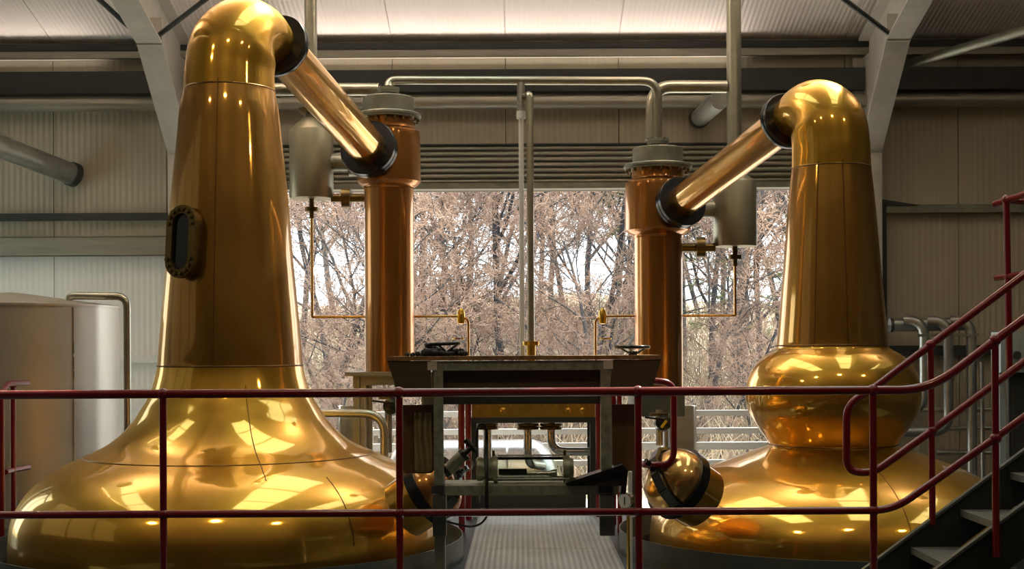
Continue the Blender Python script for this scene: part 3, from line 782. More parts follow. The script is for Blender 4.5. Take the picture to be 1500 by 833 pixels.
# thin copper sample pipes with valves
def sample(label, vx, vz, px_c, py_h, px_v, d):
    t = thing('sample_pipe', label, 'pipe', (vx, d, 0.95))
    zh_ = P(px_v, py_h, d).z; ex = P(px_v, py_h, d).x; s_ = 1 if ex > vx else -1
    MB().tube(fil([(vx, 10.75, vz-.12), (vx, 10.75, zh_+.0), (vx+.02*s_, d, zh_), (ex, d, zh_), (ex+.05*s_, d, zh_-.03), (ex+.05*s_, d, .95)], .05), .0115, 10).build('run', COPA, t)
    v = MB().lathe([(-.055, .012), (-.05, .03), (-.02, .034), (.02, .034), (.05, .03), (.075, .012)], (ex-.01*s_, d, zh_-.01), (0, 0, 1), 14).build('valve_body', BRASS, t, 40)
    MB().lathe([(0, .05), (.012, .05)], (ex-.03*s_, d-.02, zh_-.19), (0, 0, 1), 18).build('tap_wheel', BRASS, t, 30)
    return t
sample('thin copper sample pipe with valve beside the condenser of the tall still', vLx, vLz, 0, 463, 677, 10.76)
sample('thin copper sample pipe with valve beside the condenser of the shorter still', vRx, vRz, 0, 463, 881, 10.76)

# ------------------------------------------------------------------ pipes on and through the walls
def flue(label, a, b, r, m=GALVD):
    t = thing('flue_pipe', label, 'pipe', a)
    d = Vector(b)-Vector(a)
    MB().tube([a, b], r, 28).build('run', m, t)
    MB().lathe([(-.02, r*1.12), (.045, r*1.12)], a, d, 28).build('wall_collar', BEAMD, t, 30)
    MB().lathe([(0, r*1.02), (.012, r*1.02), (.012, r*.8)], Vector(b)-d.normalized()*.008, d, 28).build('open_end', GALV, t, 30)
flue('fat galvanised pipe jutting from the wall above the steel tank', P(108, 256, YW-.07), P(-70, 187, 11.58), .105, GALV)
flue('short pale flue stub poking out above the right condenser', P(1024, 173, YW-.08), P(1054, 146, 11.84), .088, GALV)
pipe('roof_pipe', 'slanting grey pipe passing behind the grey rafter', [P(1320, 97, 12.165), P(1640, 5, 10.217)], .045, GALVD)

D3 = 12.165
def downpipes():
    t = thing('header_pipe', 'grey header pipe behind the three downpipes', 'pipe', P(1360, 476, D3+.1))
    MB().tube([P(1303, 476, D3+.1), P(1418, 474, D3+.1)], .062, 18).build('run', PIPEG, t)
    MB().lathe([(0, .066), (.03, .066)], P(1303, 476, D3+.1), (1, 0, 0), 18).build('end_cap', BEAMD, t, 30)
    for px, bot, lab, end in ((1353, 600, 'grey downpipe nearest the shorter still, bending away at its foot', 'L'), (1388, 632, 'middle grey downpipe with a sweeping elbow at its foot', 'L'), (1422, 720, 'straight grey downpipe reaching down past the stair rail', None)):
        a = P(px, 470, D3); path = [P(px-14, 471, D3+.05), P(px+1, 469, D3-.02)]
        z1 = P(px, bot, D3-.02).z
        x = P(px+1, 500, D3-.02).x
        path = [(x-.17, D3+.04, a.z+.006), (x, D3-.02, a.z+.012)]
        if end: path += [(x, D3-.02, z1), (x-.75, D3-.02, z1)]
        else: path += [(x, D3-.02, ZLOW)]
        pipe('downpipe', lab, path, .046, PIPEG, 16, fr=.17)
    a, b = P(1344, 491, D3-.07), P(1434, 491, D3-.07)
    tag(MB().box((a.x, a.y, a.z-.012), (b.x, a.y+.012, a.z+.012)).build('pipe_strap', GALVD), 'flat steel strap across the three downpipes', 'strap')
    for py, x0, lab in ((600, 1330, 'thin brass-coloured pipe crossing behind the downpipes, uppermost of three'), (627, 1330, 'thin brass-coloured pipe crossing behind the downpipes, middle of three'), (663, 1372, 'thin brass-coloured pipe crossing behind the downpipes, lowest of three')):
        pipe('service_pipe', lab, [P(x0, py, D3+.15), P(1560, py, D3+.15)], .022, PIPE, 10)
    q = P(1438, 530, D3-.1); pipe('service_pipe', 'slim upright grey pipe beside the straight downpipe', [q, (q.x+.02, q.y, ZLOW)], .018, PIPEG, 10)
downpipes()
# electrical cabinet on a post
q = P(1490, 520, 11.1)
t = thing('cable_cabinet', 'pale grey control cabinet on a steel post behind the stair rail', 'cabinet', (q.x, 11.1, ZLOW))
a, b = P(1466, 486, 11.1), P(1545, 545, 11.1)
MB().box((a.x, 11.1, b.z), (b.x, 11.333, a.z)).build('body', BOXG, t, 0)
MB().box((a.x+.14, 11.082, b.z+.04), (b.x-.02, 11.1, a.z-.02)).build('cabinet_door', BOXG, t, 0)
MB().lathe([(0, .035), (.02, .035)], P(1489, 520, 11.071), (0, -1, 0), 18).build('knob', BEAMD, t)
MB().box((a.x+.02, 11.193, ZLOW), (a.x+.075, 11.287, b.z)).build('post', BOXG, t, 0)
MB().box((a.x+.12, 11.17, ZLOW), (a.x+.34, 11.287, b.z)).build('back_plate', BEAMD, t, 0)

# ------------------------------------------------------------------ steel tank on the left
tk = P(14, 447, 10.617); TR = P(172, 450, 10.617).x - tk.x - .02
t = thing('steel_tank', 'large upright stainless tank with shallow conical lid behind the tall still', 'tank', (tk.x, 10.617, ZLOW))
zt = P(172, 449, 10.617).z
MB().lathe([(ZLOW+.02, TR), (zt, TR)], (tk.x, 10.617, 0), seg=80, cap1=False).build('shell', TANKM, t)
MB().lathe([(zt-.012, TR+.008), (zt+.006, TR+.008), (zt+.012, TR-.02), (zt+.11, .12), (zt+.12, .02)], (tk.x, 10.617, 0), seg=80).build('lid', TANKM, t, 30)
for an in (-.34,):
    sx = math.sin(an-PI/2+PI/2)
    x_, y_ = tk.x + (TR+.002)*math.sin(math.asin(max(-1, min(1, (P(58, 500, 9.406).x-tk.x)/TR))) if an < 0 else an), 10.617 - (TR+.002)*math.cos(math.asin((P(58, 500, 9.406).x-tk.x)/TR) if an < 0 else an)
    MB().tube([(x_, y_, ZLOW+.05), (x_, y_, zt-.02)], .006, 6).build('weld_seam', STEEL, t)
qx = P(100, 440, 10.417).x
pipe('tank_pipe', 'brass-coloured pipe looping out of the tank lid and down its side', [(qx, 10.417, zt+.02), (qx, 10.417, P(100, 433, 10.417).z), (P(186, 433, 10.417).x, 10.417, P(186, 434, 10.417).z), (P(186, 433, 10.417).x, 10.417, -1.2)], .03, BRASS if False else PIPE, 16, fr=.09)

# ------------------------------------------------------------------ red railings
YRAIL = 6
def rpt(px, py): return P(px, py, YRAIL)
rl = thing('guard_rail', 'long red tubular guard rail in front of the stills, rising along the stair', 'railing', (rpt(700, 575).x, YRAIL, 0))
ZT, ZM = rpt(765, 574).z, rpt(765, 750).z
def B(px, py, y=YRAIL): return P(px, py, y)
topA = [(rpt(-200, 578).x, YRAIL, ZT), (B(1362, 574).x, YRAIL, ZT), B(1458, 498), B(1640, 365)]
topA[2].y = topA[3].y = YRAIL
MB().tube(fil(topA, .14, 8), .0205, 18).build('top_rail', RED, rl)
midA = [(rpt(-200, 750).x, YRAIL, ZM), (B(1308, 748).x, YRAIL, ZM), B(1457, 642), B(1640, 508)]
MB().tube(fil(midA, .10, 8), .0175, 18).build('mid_rail', RED, rl)
def ball(mb_parent, p, r=.028): MB().ball(p, r, 16).build('joint_ball', RED, mb_parent)
for px in (239, 585, 935, 1279):
    x = rpt(px, 650).x
    MB().tube([(x, YRAIL, 0), (x, YRAIL, ZT)], .0165, 16).build('post', RED, rl)
    ball(rl, (x, YRAIL, ZT), .028); ball(rl, (x, YRAIL, ZM), .0255)
    MB().lathe([(0.0, .05), (.012, .05)], (x, YRAIL, 0), seg=20).build('base_plate', RED, rl, 30)
x = B(1458, 600).x
MB().tube([(x, YRAIL, B(1458, 815).z), (x, YRAIL, B(1458, 498).z)], .0165, 16).build('post', RED, rl)
ball(rl, (x, YRAIL, B(1458, 498).z)); ball(rl, (x, YRAIL, B(1457, 642).z))
# far rail of the stair with its looped end
YA = 6.717
st2 = thing('stair_rail', 'red stair handrail with a rounded loop at its lower end', 'railing', (P(1366, 700, YA).x, YA, .3))
loop = [P(1640, 297, YA), P(1363, 505, YA), P(1279, 569, YA), P(1240, 592, YA), P(1240, 690, YA), P(1278, 693, YA), P(1366, 630, YA), P(1640, 425, YA)]
MB().tube(fil(loop, .17, 8), .0195, 18).build('rail', RED, st2)
MB().tube([P(1366, 768, YA), P(1363, 505, YA)], .0165, 16).build('post', RED, st2)
ball(st2, P(1363, 505, YA)); ball(st2, P(1366, 630, YA), .0265)
# landing rail at the top right
t = thing('landing_rail', 'red landing rail post with two short cross rails above the stair', 'railing', P(1478, 540, 7.57))
MB().tube([P(1479, 545, 7.57), P(1474, 291, 7.57)], .019, 16).build('post', RED, t)
MB().tube([P(1457, 299, 7.683), P(1474, 293, 7.57), P(1640, 240, 6.672)], .019, 14).build('top_rail', RED, t)
MB().tube([P(1459, 407, 7.683), P(1477, 405, 7.57), P(1640, 372, 6.672)], .017, 14).build('mid_rail', RED, t)
MB().tube([P(1474, 293, 7.57), P(1640, 303, 7.57)], .019, 14).build('return_rail', RED, t)
ball(t, P(1474, 292, 7.57)); ball(t, P(1477, 405, 7.57), .024)
# rail behind the tall still
t = thing('side_rail', 'red rail end with two short rails in front of the steel tank', 'railing', P(18, 700, 8.797)-Vector((0, 0, P(18, 700, 8.797).z)))
MB().tube([(P(19, 600, 8.797).x, 8.797, 0), P(19, 563, 8.797)], .018, 14).build('post', RED, t)
MB().tube([(P(2, 600, 8.344).x, 8.344, 0), P(2, 572, 8.344)], .018, 14).build('post', RED, t)
MB().tube([P(-120, 600, 8.120), P(2, 574, 8.457), P(12, 562, 8.683), P(40, 560, 9.023)], .019, 14).build('top_rail', RED, t)
MB().tube([P(8, 691, 8.627), P(19, 688, 8.797), P(42, 684, 9.023)], .018, 14).build('mid_rail', RED, t)
ball(t, P(19, 563, 8.797))
# hoop rail by the shorter still's condenser
DH = 7.4
t = thing('hoop_rail', 'red hoop-ended rail beside the brown board and shorter still', 'railing', P(985, 640, DH)-Vector((0, 0, P(985, 640, DH).z)))
MB().tube(fil([P(880, 552, 9.406), P(950, 557, DH), P(987, 560, DH), P(987, 680, DH), P(945, 681, DH), P(905, 660, 9.406)], .14, 8), .0185, 16).build('rail', RED, t)
MB().tube([(P(907, 600, 9.406).x, 9.406, 0), P(907, 553, 9.406)], .018, 14).build('post', RED, t)
# posts at the far end of the walkway
def endrail(label, a, b):
    t = thing('end_rail', label, 'railing', (a.x, a.y, 0))
    for q in (a, b): MB().tube([(q.x, q.y, 0), (q.x, q.y, 1.08)], .024, 14).build('post', RED, t)
    MB().tube([(a.x, a.y, 1.08), (b.x, b.y, 1.08)], .021, 14).build('top_rail', RED, t)
endrail('bright red rail posts at the end of the walkway by the tall still', P(676, 650, 9.497), P(686, 650, 10.19))
endrail('bright red rail posts at the end of the walkway by the brown board', P(877, 650, 10.19), P(898, 650, 9.859))

# ------------------------------------------------------------------ stair
t = thing('metal_stair', 'dark steel open stair climbing to the right beside the shorter still', 'stair', (P(1310, 815, YA).x, YA, 0))
s0 = P(1300, 822, YA); s1 = P(1640, 566, YA)
slope = (s1.z-s0.z)/(s1.x-s0.x)
def stringer(y):
    x0 = s0.x - s0.z/slope; x1 = 5.0
    z1 = s0.z + slope*(x1-s0.x)
    return MB().prism([(x0-.12, y, 0), (x0+.0, y, .05), (x1, y, z1+.02), (x1, y, z1-.26), (x0+.26, y, 0)], (0, .012, 0))
stringer(YA).build('stringer', PLAT, t, 0); stringer(YRAIL+.03).build('stringer', PLAT, t, 0)
for yy in (YA+.006, YRAIL+.036):
    x0 = s0.x - s0.z/slope
    MB().beam((x0, yy, .05), (5.0, yy, s0.z+slope*(5.0-s0.x)+.02), .035, .012).build('stringer_edge', TOE, t, 0)
TREAD = mat('tread_plate', (0.22, 0.22, 0.19), 0.45, 0.4, 0.3, 10)
for i in range(1, 8):
    z = .19*i - .09
    xn = s0.x + (z - s0.z)/slope - .0
    MB().box((xn+.02, YRAIL+.045, z-.035), (xn+.31, YA-.002, z)).build('tread', TREAD, t, 0)

# ------------------------------------------------------------------ work bench behind the rail
D = 6.358
def bp(px, py, d=D): return P(px, py, d)
bz = bp(765, 521).z
L0, L1 = bp(566, 522).x, bp(969, 522).x
tb = thing('work_bench', 'wooden-topped work bench on galvanised legs behind the red rail', 'bench', ((L0+L1)/2, D+.3, 0))
MB().box((L0, D, bp(765, 527).z), (L1, D+.62, bz)).build('bench_top', WOODE, tb, 0)
zt_, zb_ = bp(765, 527).z-.001, bp(765, 571).z
for a, b, c, d_ in ((566, 630, 581, 632), (897, 969, 893, 955)):
    MB().prism([(bp(a+1, 540).x, D+.005, zt_), (bp(b, 540).x, D+.005, zt_), (bp(d_, 540).x, D+.005, zb_), (bp(c, 540).x, D+.005, zb_)], (0, .02, 0)).build('end_panel', WOODD, tb, 0)
MB().box((bp(640, 540).x, D+.01, bp(765, 542).z), (bp(884, 540).x, D+.05, bp(765, 528).z)).build('top_beam', BENCHG, tb, 0)
for a, b in ((626, 640), (884, 898)):
    MB().box((bp(a, 540).x, D+.004, bp(765, 541).z), (bp(b, 540).x, D+.05, bp(765, 528).z)).build('end_bracket', CREAM, tb, 0)
MB().box((bp(632, 540).x, D+.05, bp(765, 572).z), (bp(897, 540).x, D+.07, bp(765, 542).z)).build('apron_board', WOODD, tb, 0)
MB().box((bp(640, 540).x, D+.04, bp(765, 592).z), (bp(890, 540).x, D+.09, bp(765, 577).z)).build('cross_rail', BEAMD, tb, 0)
for (x0, x1) in ((635, 649), (880, 896)):
    zlo = bp(765, 710).z
    MB().box((bp(x0, 600).x, D+.008, zlo), (bp(x1, 600).x, D+.05, bp(765, 541).z)).build('leg', BENCHG, tb, 0)
    if x0 < 700: MB().box((bp(x0, 600).x-.002, D+.059, 0), (bp(x1, 600).x+.003, D+.10, zlo+.05)).build('lower_leg', RAILG, tb, 0)
    MB().box((bp(x0+4, 600).x-.02, D-.0, bp(765, 785).z), (bp(x1, 600).x+.012, D+.058, bp(765, 724).z)).build('leg_bracket', TOE, tb, 0)
    MB().box((bp(x0, 600).x-.012, D-.006, bp(765, 722).z), (bp(x1, 600).x+.004, D+.01, bp(765, 711).z)).build('corner_bracket', BEAMD, tb, 0)
SHZ = bp(765, 711).z
MB().box((bp(643, 600).x, D+.004, bp(765, 725).z), (bp(905, 600).x, D+.04, SHZ)).build('shelf_rail', BENCHG, tb, 0)
MB().box((bp(643, 600).x, D+.04, SHZ-.012), (bp(905, 600).x, D+.30, SHZ)).build('shelf', BENCHG, tb, 0)
# boards hung at both sides of the bench
def board(px0, px1, py0, py1, label):
    a, b = bp(px0, py0, D+.12), bp(px1, py1, D+.12); n = 6; r = .03
    pts = [(a.x, D+.12, a.z), (b.x, D+.12, a.z)]
    for i in range(n+1): q = PI/2*i/n; pts.append((b.x-r+r*math.cos(q), D+.12, b.z+r-r*math.sin(q)))
    for i in range(n+1): q = PI/2*i/n; pts.append((a.x+r-r*math.sin(q), D+.12, b.z+r-r*math.cos(q)))
    return tag(MB().prism(pts, (0, .022, 0)).build('side_board', WOODB, None, 0), label, 'board')
board(588, 637, 593, 693, 'brown wooden board with tan cloth, left side of the bench')
board(896, 931, 592, 690, 'plain brown wooden board between the bench and the hoop rail')
# tan cloth hung on the left board
a, b = bp(607, 604, D+.11), bp(632, 691, D+.11)
vs_ = []; nx, nz_ = 14, 18
for j in range(nz_+1):
    for i in range(nx+1):
        u, v = i/nx, j/nz_
        rr = .02; cut = 0
        vs_.append((a.x+(b.x-a.x)*(u*(1+.06*v)) , D+.106 - .007*math.sin(u*19+math.sin(v*5)*1.4) - .004*math.sin(v*9), a.z+(b.z-a.z)*v*(1-.045*(2*u-1)**4)))
fs_ = [(j*(nx+1)+i, j*(nx+1)+i+1, (j+1)*(nx+1)+i+1, (j+1)*(nx+1)+i) for j in range(nz_) for i in range(nx)]
off = len(vs_); vs_ += [(x, y+.006, z) for x, y, z in vs_]; fs_ += [tuple(off+q for q in reversed(f)) for f in fs_]
tag(MB().add(vs_, fs_).build('hanging_cloth', CLOTH, None, 60), 'narrow tan cloth hanging on the brown board', 'cloth')
tag(MB().box(bp(620, 594, D+.16), bp(635, 582, D+.16)+Vector((0, .03, 0))).build('paper_card', CREAM, None, 0), 'small cream card standing above the brown board', 'card')

# handwheels on the bench top
def handwheel(label, px, py_ring, w, py_hub, tilt, d):
    c = bp(px, py_ring, d); k = d/F
    hub = Vector((c.x + tilt, c.y, bp(px, py_hub, d).z))
    t = thing('valve_handwheel', label, 'handwheel', (hub.x, hub.y, bz))
    ax = (c-hub).normalized()
    ax = Vector((-.04 if tilt > .01 else .01, 0, 1)).normalized()
    MB().torus(c, ax, w/2*k, .009, 44, 10).build('rim', BLACK, t, 60)
    M = rot_to(ax)
    for i in range(3):
        q = 2*PI*i/3 + .3
        e = c + M @ Vector((w/2*k*math.cos(q), w/2*k*math.sin(q), 0))
        MB().tube([hub+Vector((0, 0, .004)), e], .0065, 8).build('spoke', BLACK, t)
    MB().lathe([(0, .022), (.02, .022), (.024, .015)], (hub.x, hub.y, bz-.0), seg=16).build('hub', BLACK, t, 30)
handwheel('black dished valve handwheel half buried among black lumps', 648, 503.5, 49, 517, .02, 6.694)
handwheel('black dished valve handwheel at the bare end of the bench top', 926, 508, 48, 521, .004, 6.56)
# black lumps on the bench top
for i in range(24):
    px = [597, 605, 612, 603, 617, 622, 627, 632, 637, 641, 646, 652, 658, 664, 670, 676, 681, 634, 629, 639, 661, 668, 675, 624][i]
    r = [4, 4, 5, 3, 3, 7, 8, 8.5, 7, 6, 6, 5, 5, 5, 5, 5.5, 5, 7, 7.5, 5, 4.5, 4.5, 4.5, 5][i]
    up = 0 if i < 17 else (8 if i in (17, 18) else 5)
    d = 6.582 + rnd.random()*.14; rr = r/F*d*.9
    c = bp(px, 500, d); c.z = bz + rr*.78 + up/F*d
    mb = MB().ball((0, 0, 0), rr, 10)
    mb.v = [tuple(c + Vector(v)*(1+.16*math.sin(v[0]*400+i)*math.cos(v[1]*300+i*2)) * 1.0) for v in mb.v]
    mb.v = [(x, y, c.z + (z-c.z)*.82) for x, y, z in mb.v]
    tag(mb.build('black_lump', COAL, None, 60), 'small black lump in the heap on the bench top', 'lump', 'heap of black lumps on the bench')

# measuring cylinder on the bench shelf
c0 = bp(698, 692, D+.16); c1 = bp(840, 692, D+.16)
cz = SHZ + .068
t = thing('glass_cylinder', 'horizontal glass measuring cylinder with steel end caps on the bench shelf', 'instrument', ((c0.x+c1.x)/2, D+.16, SHZ))
x0, x1 = c0.x, c1.x
MB().lathe([(.10, .060), (x1-x0-.045, .060)], (x0, D+.16, cz), (1, 0, 0), 40, False, False).build('glass_tube', GLASS, t)
MB().lathe([(0, .052), (.005, .060), (.03, .060), (.03, .056), (.045, .056), (.045, .060), (.085, .060), (.085, .068), (.105, .068)], (x0, D+.16, cz), (1, 0, 0), 40).build('end_cap', BENCHG, t, 30)
MB().lathe([(x1-x0-.05, .068), (x1-x0-.02, .068), (x1-x0-.02, .055), (x1-x0, .05)], (x0, D+.16, cz), (1, 0, 0), 40).build('end_cap', BENCHG, t, 30)
for dy, dz in ((-.05, -.045), (.05, -.045), (.05, .045), (-.0, .066)):
    MB().tube([(x0+.09, D+.16+dy, cz+dz), (x1-.02, D+.16+dy, cz+dz)], .0045, 8).build('tie_rod', STEEL, t)
MB().box((x0+.11, D+.155, cz-.03), (x0+.25, D+.165, cz+.0)).build('inner_plate', BLACK, t, 0)
MB().lathe([(.12, .012), (.36, .012), (.38, .02), (.40, .02)], (x0, D+.17, cz-.025), (1, 0, 0), 12).build('float_rod', STEEL, t)
for px in (712, 832):
    qx = bp(px, 700, D+.16).x
    MB().box((qx-.012, D+.11, SHZ), (qx+.012, D+.21, SHZ+.02)).build('foot', BENCHG, t, 0)
for px in (723, 827): MB().lathe([(0, .007), (.03, .007)], (bp(px, 690, D+.16).x, D+.15, cz+.062), (0, 0, 1), 8).build('clamp_bolt', BRONZE, t)
# black wedge-shaped box
t = thing('document_box', 'black sloping plastic tray leaning on the end of the bench shelf', 'tray', (bp(870, 711).x, D+.14, SHZ))
MB().prism([Vector((p.x, D-.03, p.z)) for p in (bp(830, 710.5), bp(829, 706), bp(912, 686), bp(912, 710.5))], (0, .11, 0)).build('tray_body', RUBBER, t, 0)
MB().prism([Vector((p.x, D-.045, p.z)) for p in (bp(828, 706), bp(911, 679), bp(919, 688), bp(916, 722), bp(908, 722), bp(911, 690), bp(829, 709))], (0, .13, 0)).build('tray_lid', BLACK, t, 0)
# tilted hand instrument
a, b = bp(650, 693, D+.16), bp(683, 662, D+.16)
ax = (b-a).normalized(); Ln = (b-a).length
t = thing('hand_pump', 'short olive metal cylinder with black T handle leaning on the bench leg', 'instrument', a)
MB().lathe([(0, .032), (Ln*.18, .034), (Ln*.2, .03)], a, ax, 24).build('lower_cap', BLACK, t, 30)
MB().lathe([(Ln*.18, .031), (Ln*.85, .031)], a, ax, 24).build('barrel', GALVD, t, 30)
MB().lathe([(Ln*.83, .033), (Ln*.95, .033), (Ln*.97, .014), (Ln*1.3, .014)], a, ax, 24).build('upper_cap', BLACK, t, 30)
hc = a + ax*Ln*1.25; pv = Vector((ax.z, 0, -ax.x))
MB().tube([hc-pv*.05, hc+pv*.03], .014, 12).build('handle', BLACK, t)
MB().torus(a+ax*Ln*.75+pv*.05, (0, 1, 0), .028, .004, 20, 6).build('hook', STEEL, t)
# black cable
cab = spline([bp(698, 690, D+.2), bp(698, 640, D+.2), bp(701, 625, D+.2), bp(707, 622, D+.2), bp(712, 628, D+.2), bp(713, 645, D+.18), bp(712, 672, D+.02), bp(713, 705, D-.03), bp(713, 735, D-.02), bp(714, 752, D), bp(706, 765, D), bp(690, 771, D), bp(668, 767, D+.02), bp(652, 763, D+.09)], 6)
rr_ = [.0055 + .007*math.exp(-((i-34)/7)**2) + .006*math.exp(-((i-49)/5)**2) for i in range(len(cab))]
tag(MB().tube(cab, rr_, 10).build('black_cable', RUBBER), 'black cable looping over the glass cylinder and down to the bench leg', 'cable')

# ------------------------------------------------------------------ brass spirit safe at the end of the walkway
DS = 10.3
def sp(px, py, d=DS): return P(px, py, d)
x0, x1 = sp(691, 600).x, sp(872, 600).x
zb0 = sp(780, 611).z
t = thing('spirit_safe', 'polished brass spirit safe on a dark steel stand over the walkway', 'spirit safe', ((x0+x1)/2, DS+.2, 0))
MB().box((x0, DS, zb0), (x1, DS+.42, 1.14)).build('case', BRASS, t, 0)
for i in range(11):
    qx = x0+.04+(x1-x0-.08)*i/10
    MB().lathe([(0, .011), (.008, .008)], (qx, DS-.0, sp(780, 595).z), (0, -1, 0), 8).build('rivet', BRASS, t)
for px in (737, 832, 853):
    q = sp(px, 601, DS)
    f = MB().lathe([(0, .027), (.01, .025), (.014, .013), (.024, .01)], q, (0, -1, 0), 8).build('rosette', BRASS, t, 30)
DSF = DS-.02
fz0, fz1 = sp(780, 619, DSF).z, zb0
MB().box((x0-.01, DSF, fz0), (x1+.01, DSF+.46, fz1-.001)).build('stand_top', BEAMD, t, 0)
for (a, b) in ((690, 698), (864, 873)):
    for y in (DSF, DSF+.42):
        MB().box((sp(a, 600, DSF).x, y, 0.014), (sp(b, 600, DSF).x, y+.04, fz0)).build('leg', BEAMD, t, 0)
# pipes under the safe
for px, end, lab in ((714, None, 'steel pipe with bronze flange under the safe, straight and nearest the tall still'), (773, 'b', 'steel pipe with bronze flange under the middle of the safe'), (807, 'r', 'steel pipe under the safe turning toward the shorter still')):
    q = sp(px, 624, DS+.2); t = thing('safe_pipe', lab, 'pipe', (q.x, q.y, .1))
    zb_ = fz0
    path = [(q.x, q.y, zb_), (q.x, q.y, .25)] if end is None else ([(q.x, q.y, zb_), (q.x, q.y, .40), (q.x+.12, q.y+.3, .36)] if end == 'b' else [(q.x, q.y, zb_), (q.x, q.y, sp(807, 661, DS+.2).z), (sp(885, 661, DS+.2).x, q.y, sp(885, 661, DS+.2).z)])
    MB().tube(fil(path, .12), .034, 14).build('run', STEEL, t)
    zz = sp(px, 624, DS+.2).z
    MB().lathe([(-.024, .088), (-.004, .088), (0, .06), (.004, .088), (.022, .088), (.024, .036)], (q.x, q.y, zz), seg=24).build('flange', BRONZE, t, 30)
# toe board at the walkway end
tag(MB().box((WX0+.02, YEND-.03, 0.014), (WX1-.1, YEND-.01, .16)).build('kick_board', TOE, None, 0), 'grey-green kick board closing the far end of the walkway', 'kick board')

# pressure gauge
q = P(917, 733, 7.12)
t = thing('pressure_gauge', 'round white dial gauge on a thin pipe beside the right toe plate', 'gauge', (q.x+.02, q.y+.05, 0))
ax = Vector((-.62, -.78, 0))
MB().lathe([(-.02, .045), (.008, .045), (.012, .040)], q, ax, 32).build('case', STEEL, t, 30)
MB().lathe([(.006, .038), (.0135, .038)], q, ax, 32).build('dial', DIAL, t, 30)
MB().obox(q+ax.normalized()*.0148, Vector((0, 0, .022)), ax.cross(Vector((0, 0, 1))).normalized()*.003, ax.normalized()*.001).build('needle', BLACK, t, 0)
MB().tube([(q.x+.012, q.y+.012, 0), (q.x+.012, q.y+.012, q.z-.03)], .009, 10).build('stem', BRASS, t)
q = P(923, 700, 7.232)
pipe('stand_pipe', 'thin pale upright pipe behind the dial gauge', [(q.x, q.y, 0), (q.x, q.y, P(923, 690, 7.232).z)], .012, WHITEP, 10)

# valves below the condensers
def valve(label, px, py0, py1, pyv, d, tall):
    t = thing('black_valve', label, 'valve', P(px, py1, d))
    MB().tube([P(px, py0, d), P(px, py1, d)], .028, 14).build('pipe_run', STEEL, t)
    c = P(px+5, pyv, d-.03)
    MB().lathe([(-.07, .03), (-.06, .06), (.06, .06), (.07, .03)], c, (0, -1, .15), 20).build('valve_body', BLACK, t, 30)
    MB().lathe([(0, .075), (.018, .075)], P(px, pyv-12, d), (0, 0, 1), 24).build('flange', BRONZE, t, 30)
    MB().beam(c+Vector((-.14, -.05, .05)), c+Vector((.02, -.06, .03)), .02, .014).build('lever', BLACK, t, 0)
    return t, c
t, c = valve('black lever valve on an upright pipe beside the brown board with cloth', 569, 590, 662, 596, 9.769, 0)
t, c = valve('black lever valve with yellow mark under the right condenser', 966, 600, 652, 620, 9.95, 0)
MB().obox(c+Vector((.0, -.075, .0)), Vector((.02, 0, .026)), Vector((.008, 0, -.006)), Vector((0, .003, 0))).build('yellow_mark', YEL, t, 0)
# brass coloured drain pipe from the tall still
pipe('drain_pipe', 'tan elbowed pipe running from behind the tall still to the bench', [P(400, 605, 9.6), P(563, 605, 9.6), P(563, 720, 9.6)], .031, PIPE, 16, fr=.16)

# ------------------------------------------------------------------ receiver tank and white guard bars in the doorway
q = P(765, 640, 11.515)
t = thing('receiver_tank', 'horizontal polished steel receiver tank below the door opening', 'tank', (P(740, 700, 11.515).x, 11.515, ZLOW))
xa, xb = P(560, 650, 11.515).x, P(822, 650, 11.515).x; rz = .5; zc = P(765, 648, 11.1).z-.5
MB().lathe([(0, .05), (.04, .25), (.10, .40), (.18, .48), (.24, rz), (xb-xa-.24, rz), (xb-xa-.18, .48), (xb-xa-.10, .40), (xb-xa-.04, .25), (xb-xa, .05)], (xa, 11.515, zc), (1, 0, 0), 64).build('shell', STEEL, t, 50)
for f in (.3, .7): MB().torus((xa+(xb-xa)*f, 11.515, zc), (1, 0, 0), rz+.002, .01, 64, 6).build('band', STEEL, t)
for f in (.2, .8): MB().box((xa+(xb-xa)*f-.05, 11.1, ZLOW), (xa+(xb-xa)*f+.05, 11.97, zc-.42)).build('cradle', RAILG, t, 0)
for i, (py, h) in enumerate(((606, .055), (632, .055), (654, .07), (678, .05))):
    z = P(765, py, YW-.03).z
    tag(MB().box((OX0, YW-.06, z-h/2), (OX1, YW+.0, z+h/2)).build('guard_bar', WHITEP, None, 0), ['white guard bar across the door opening, topmost of four', 'white guard bar across the door opening, second from the top', 'broad white guard bar across the door opening, third from the top', 'white guard bar across the door opening, lowest of four'][i], 'guard bar')

# ------------------------------------------------------------------ outdoors: bank, bare trees, pines, thicket
def gz(x, y):
    t_ = min(1, max(0, (y-14)/46))
    return -.9 + 4.6*t_**1.3 + .25*math.sin(x*.35+1)*t_ + .1*math.sin(x*1.3+y*.7)
m_ = MB(); nx, ny = 46, 40
vs_ = [(-26+52*i/nx, 13.0+62*j/ny, gz(-26+52*i/nx, 13.0+62*j/ny)) for j in range(ny+1) for i in range(nx+1)]
fs_ = [(j*(nx+1)+i, j*(nx+1)+i+1, (j+1)*(nx+1)+i+1, (j+1)*(nx+1)+i) for j in range(ny) for i in range(nx)]
m_.add(vs_, fs_)
tag(m_.build('ground_bank', GRASS, None, 60, origin=(0, 13.0, 0)), 'pale dead grass bank rising beyond the door opening', None, None, 'structure')

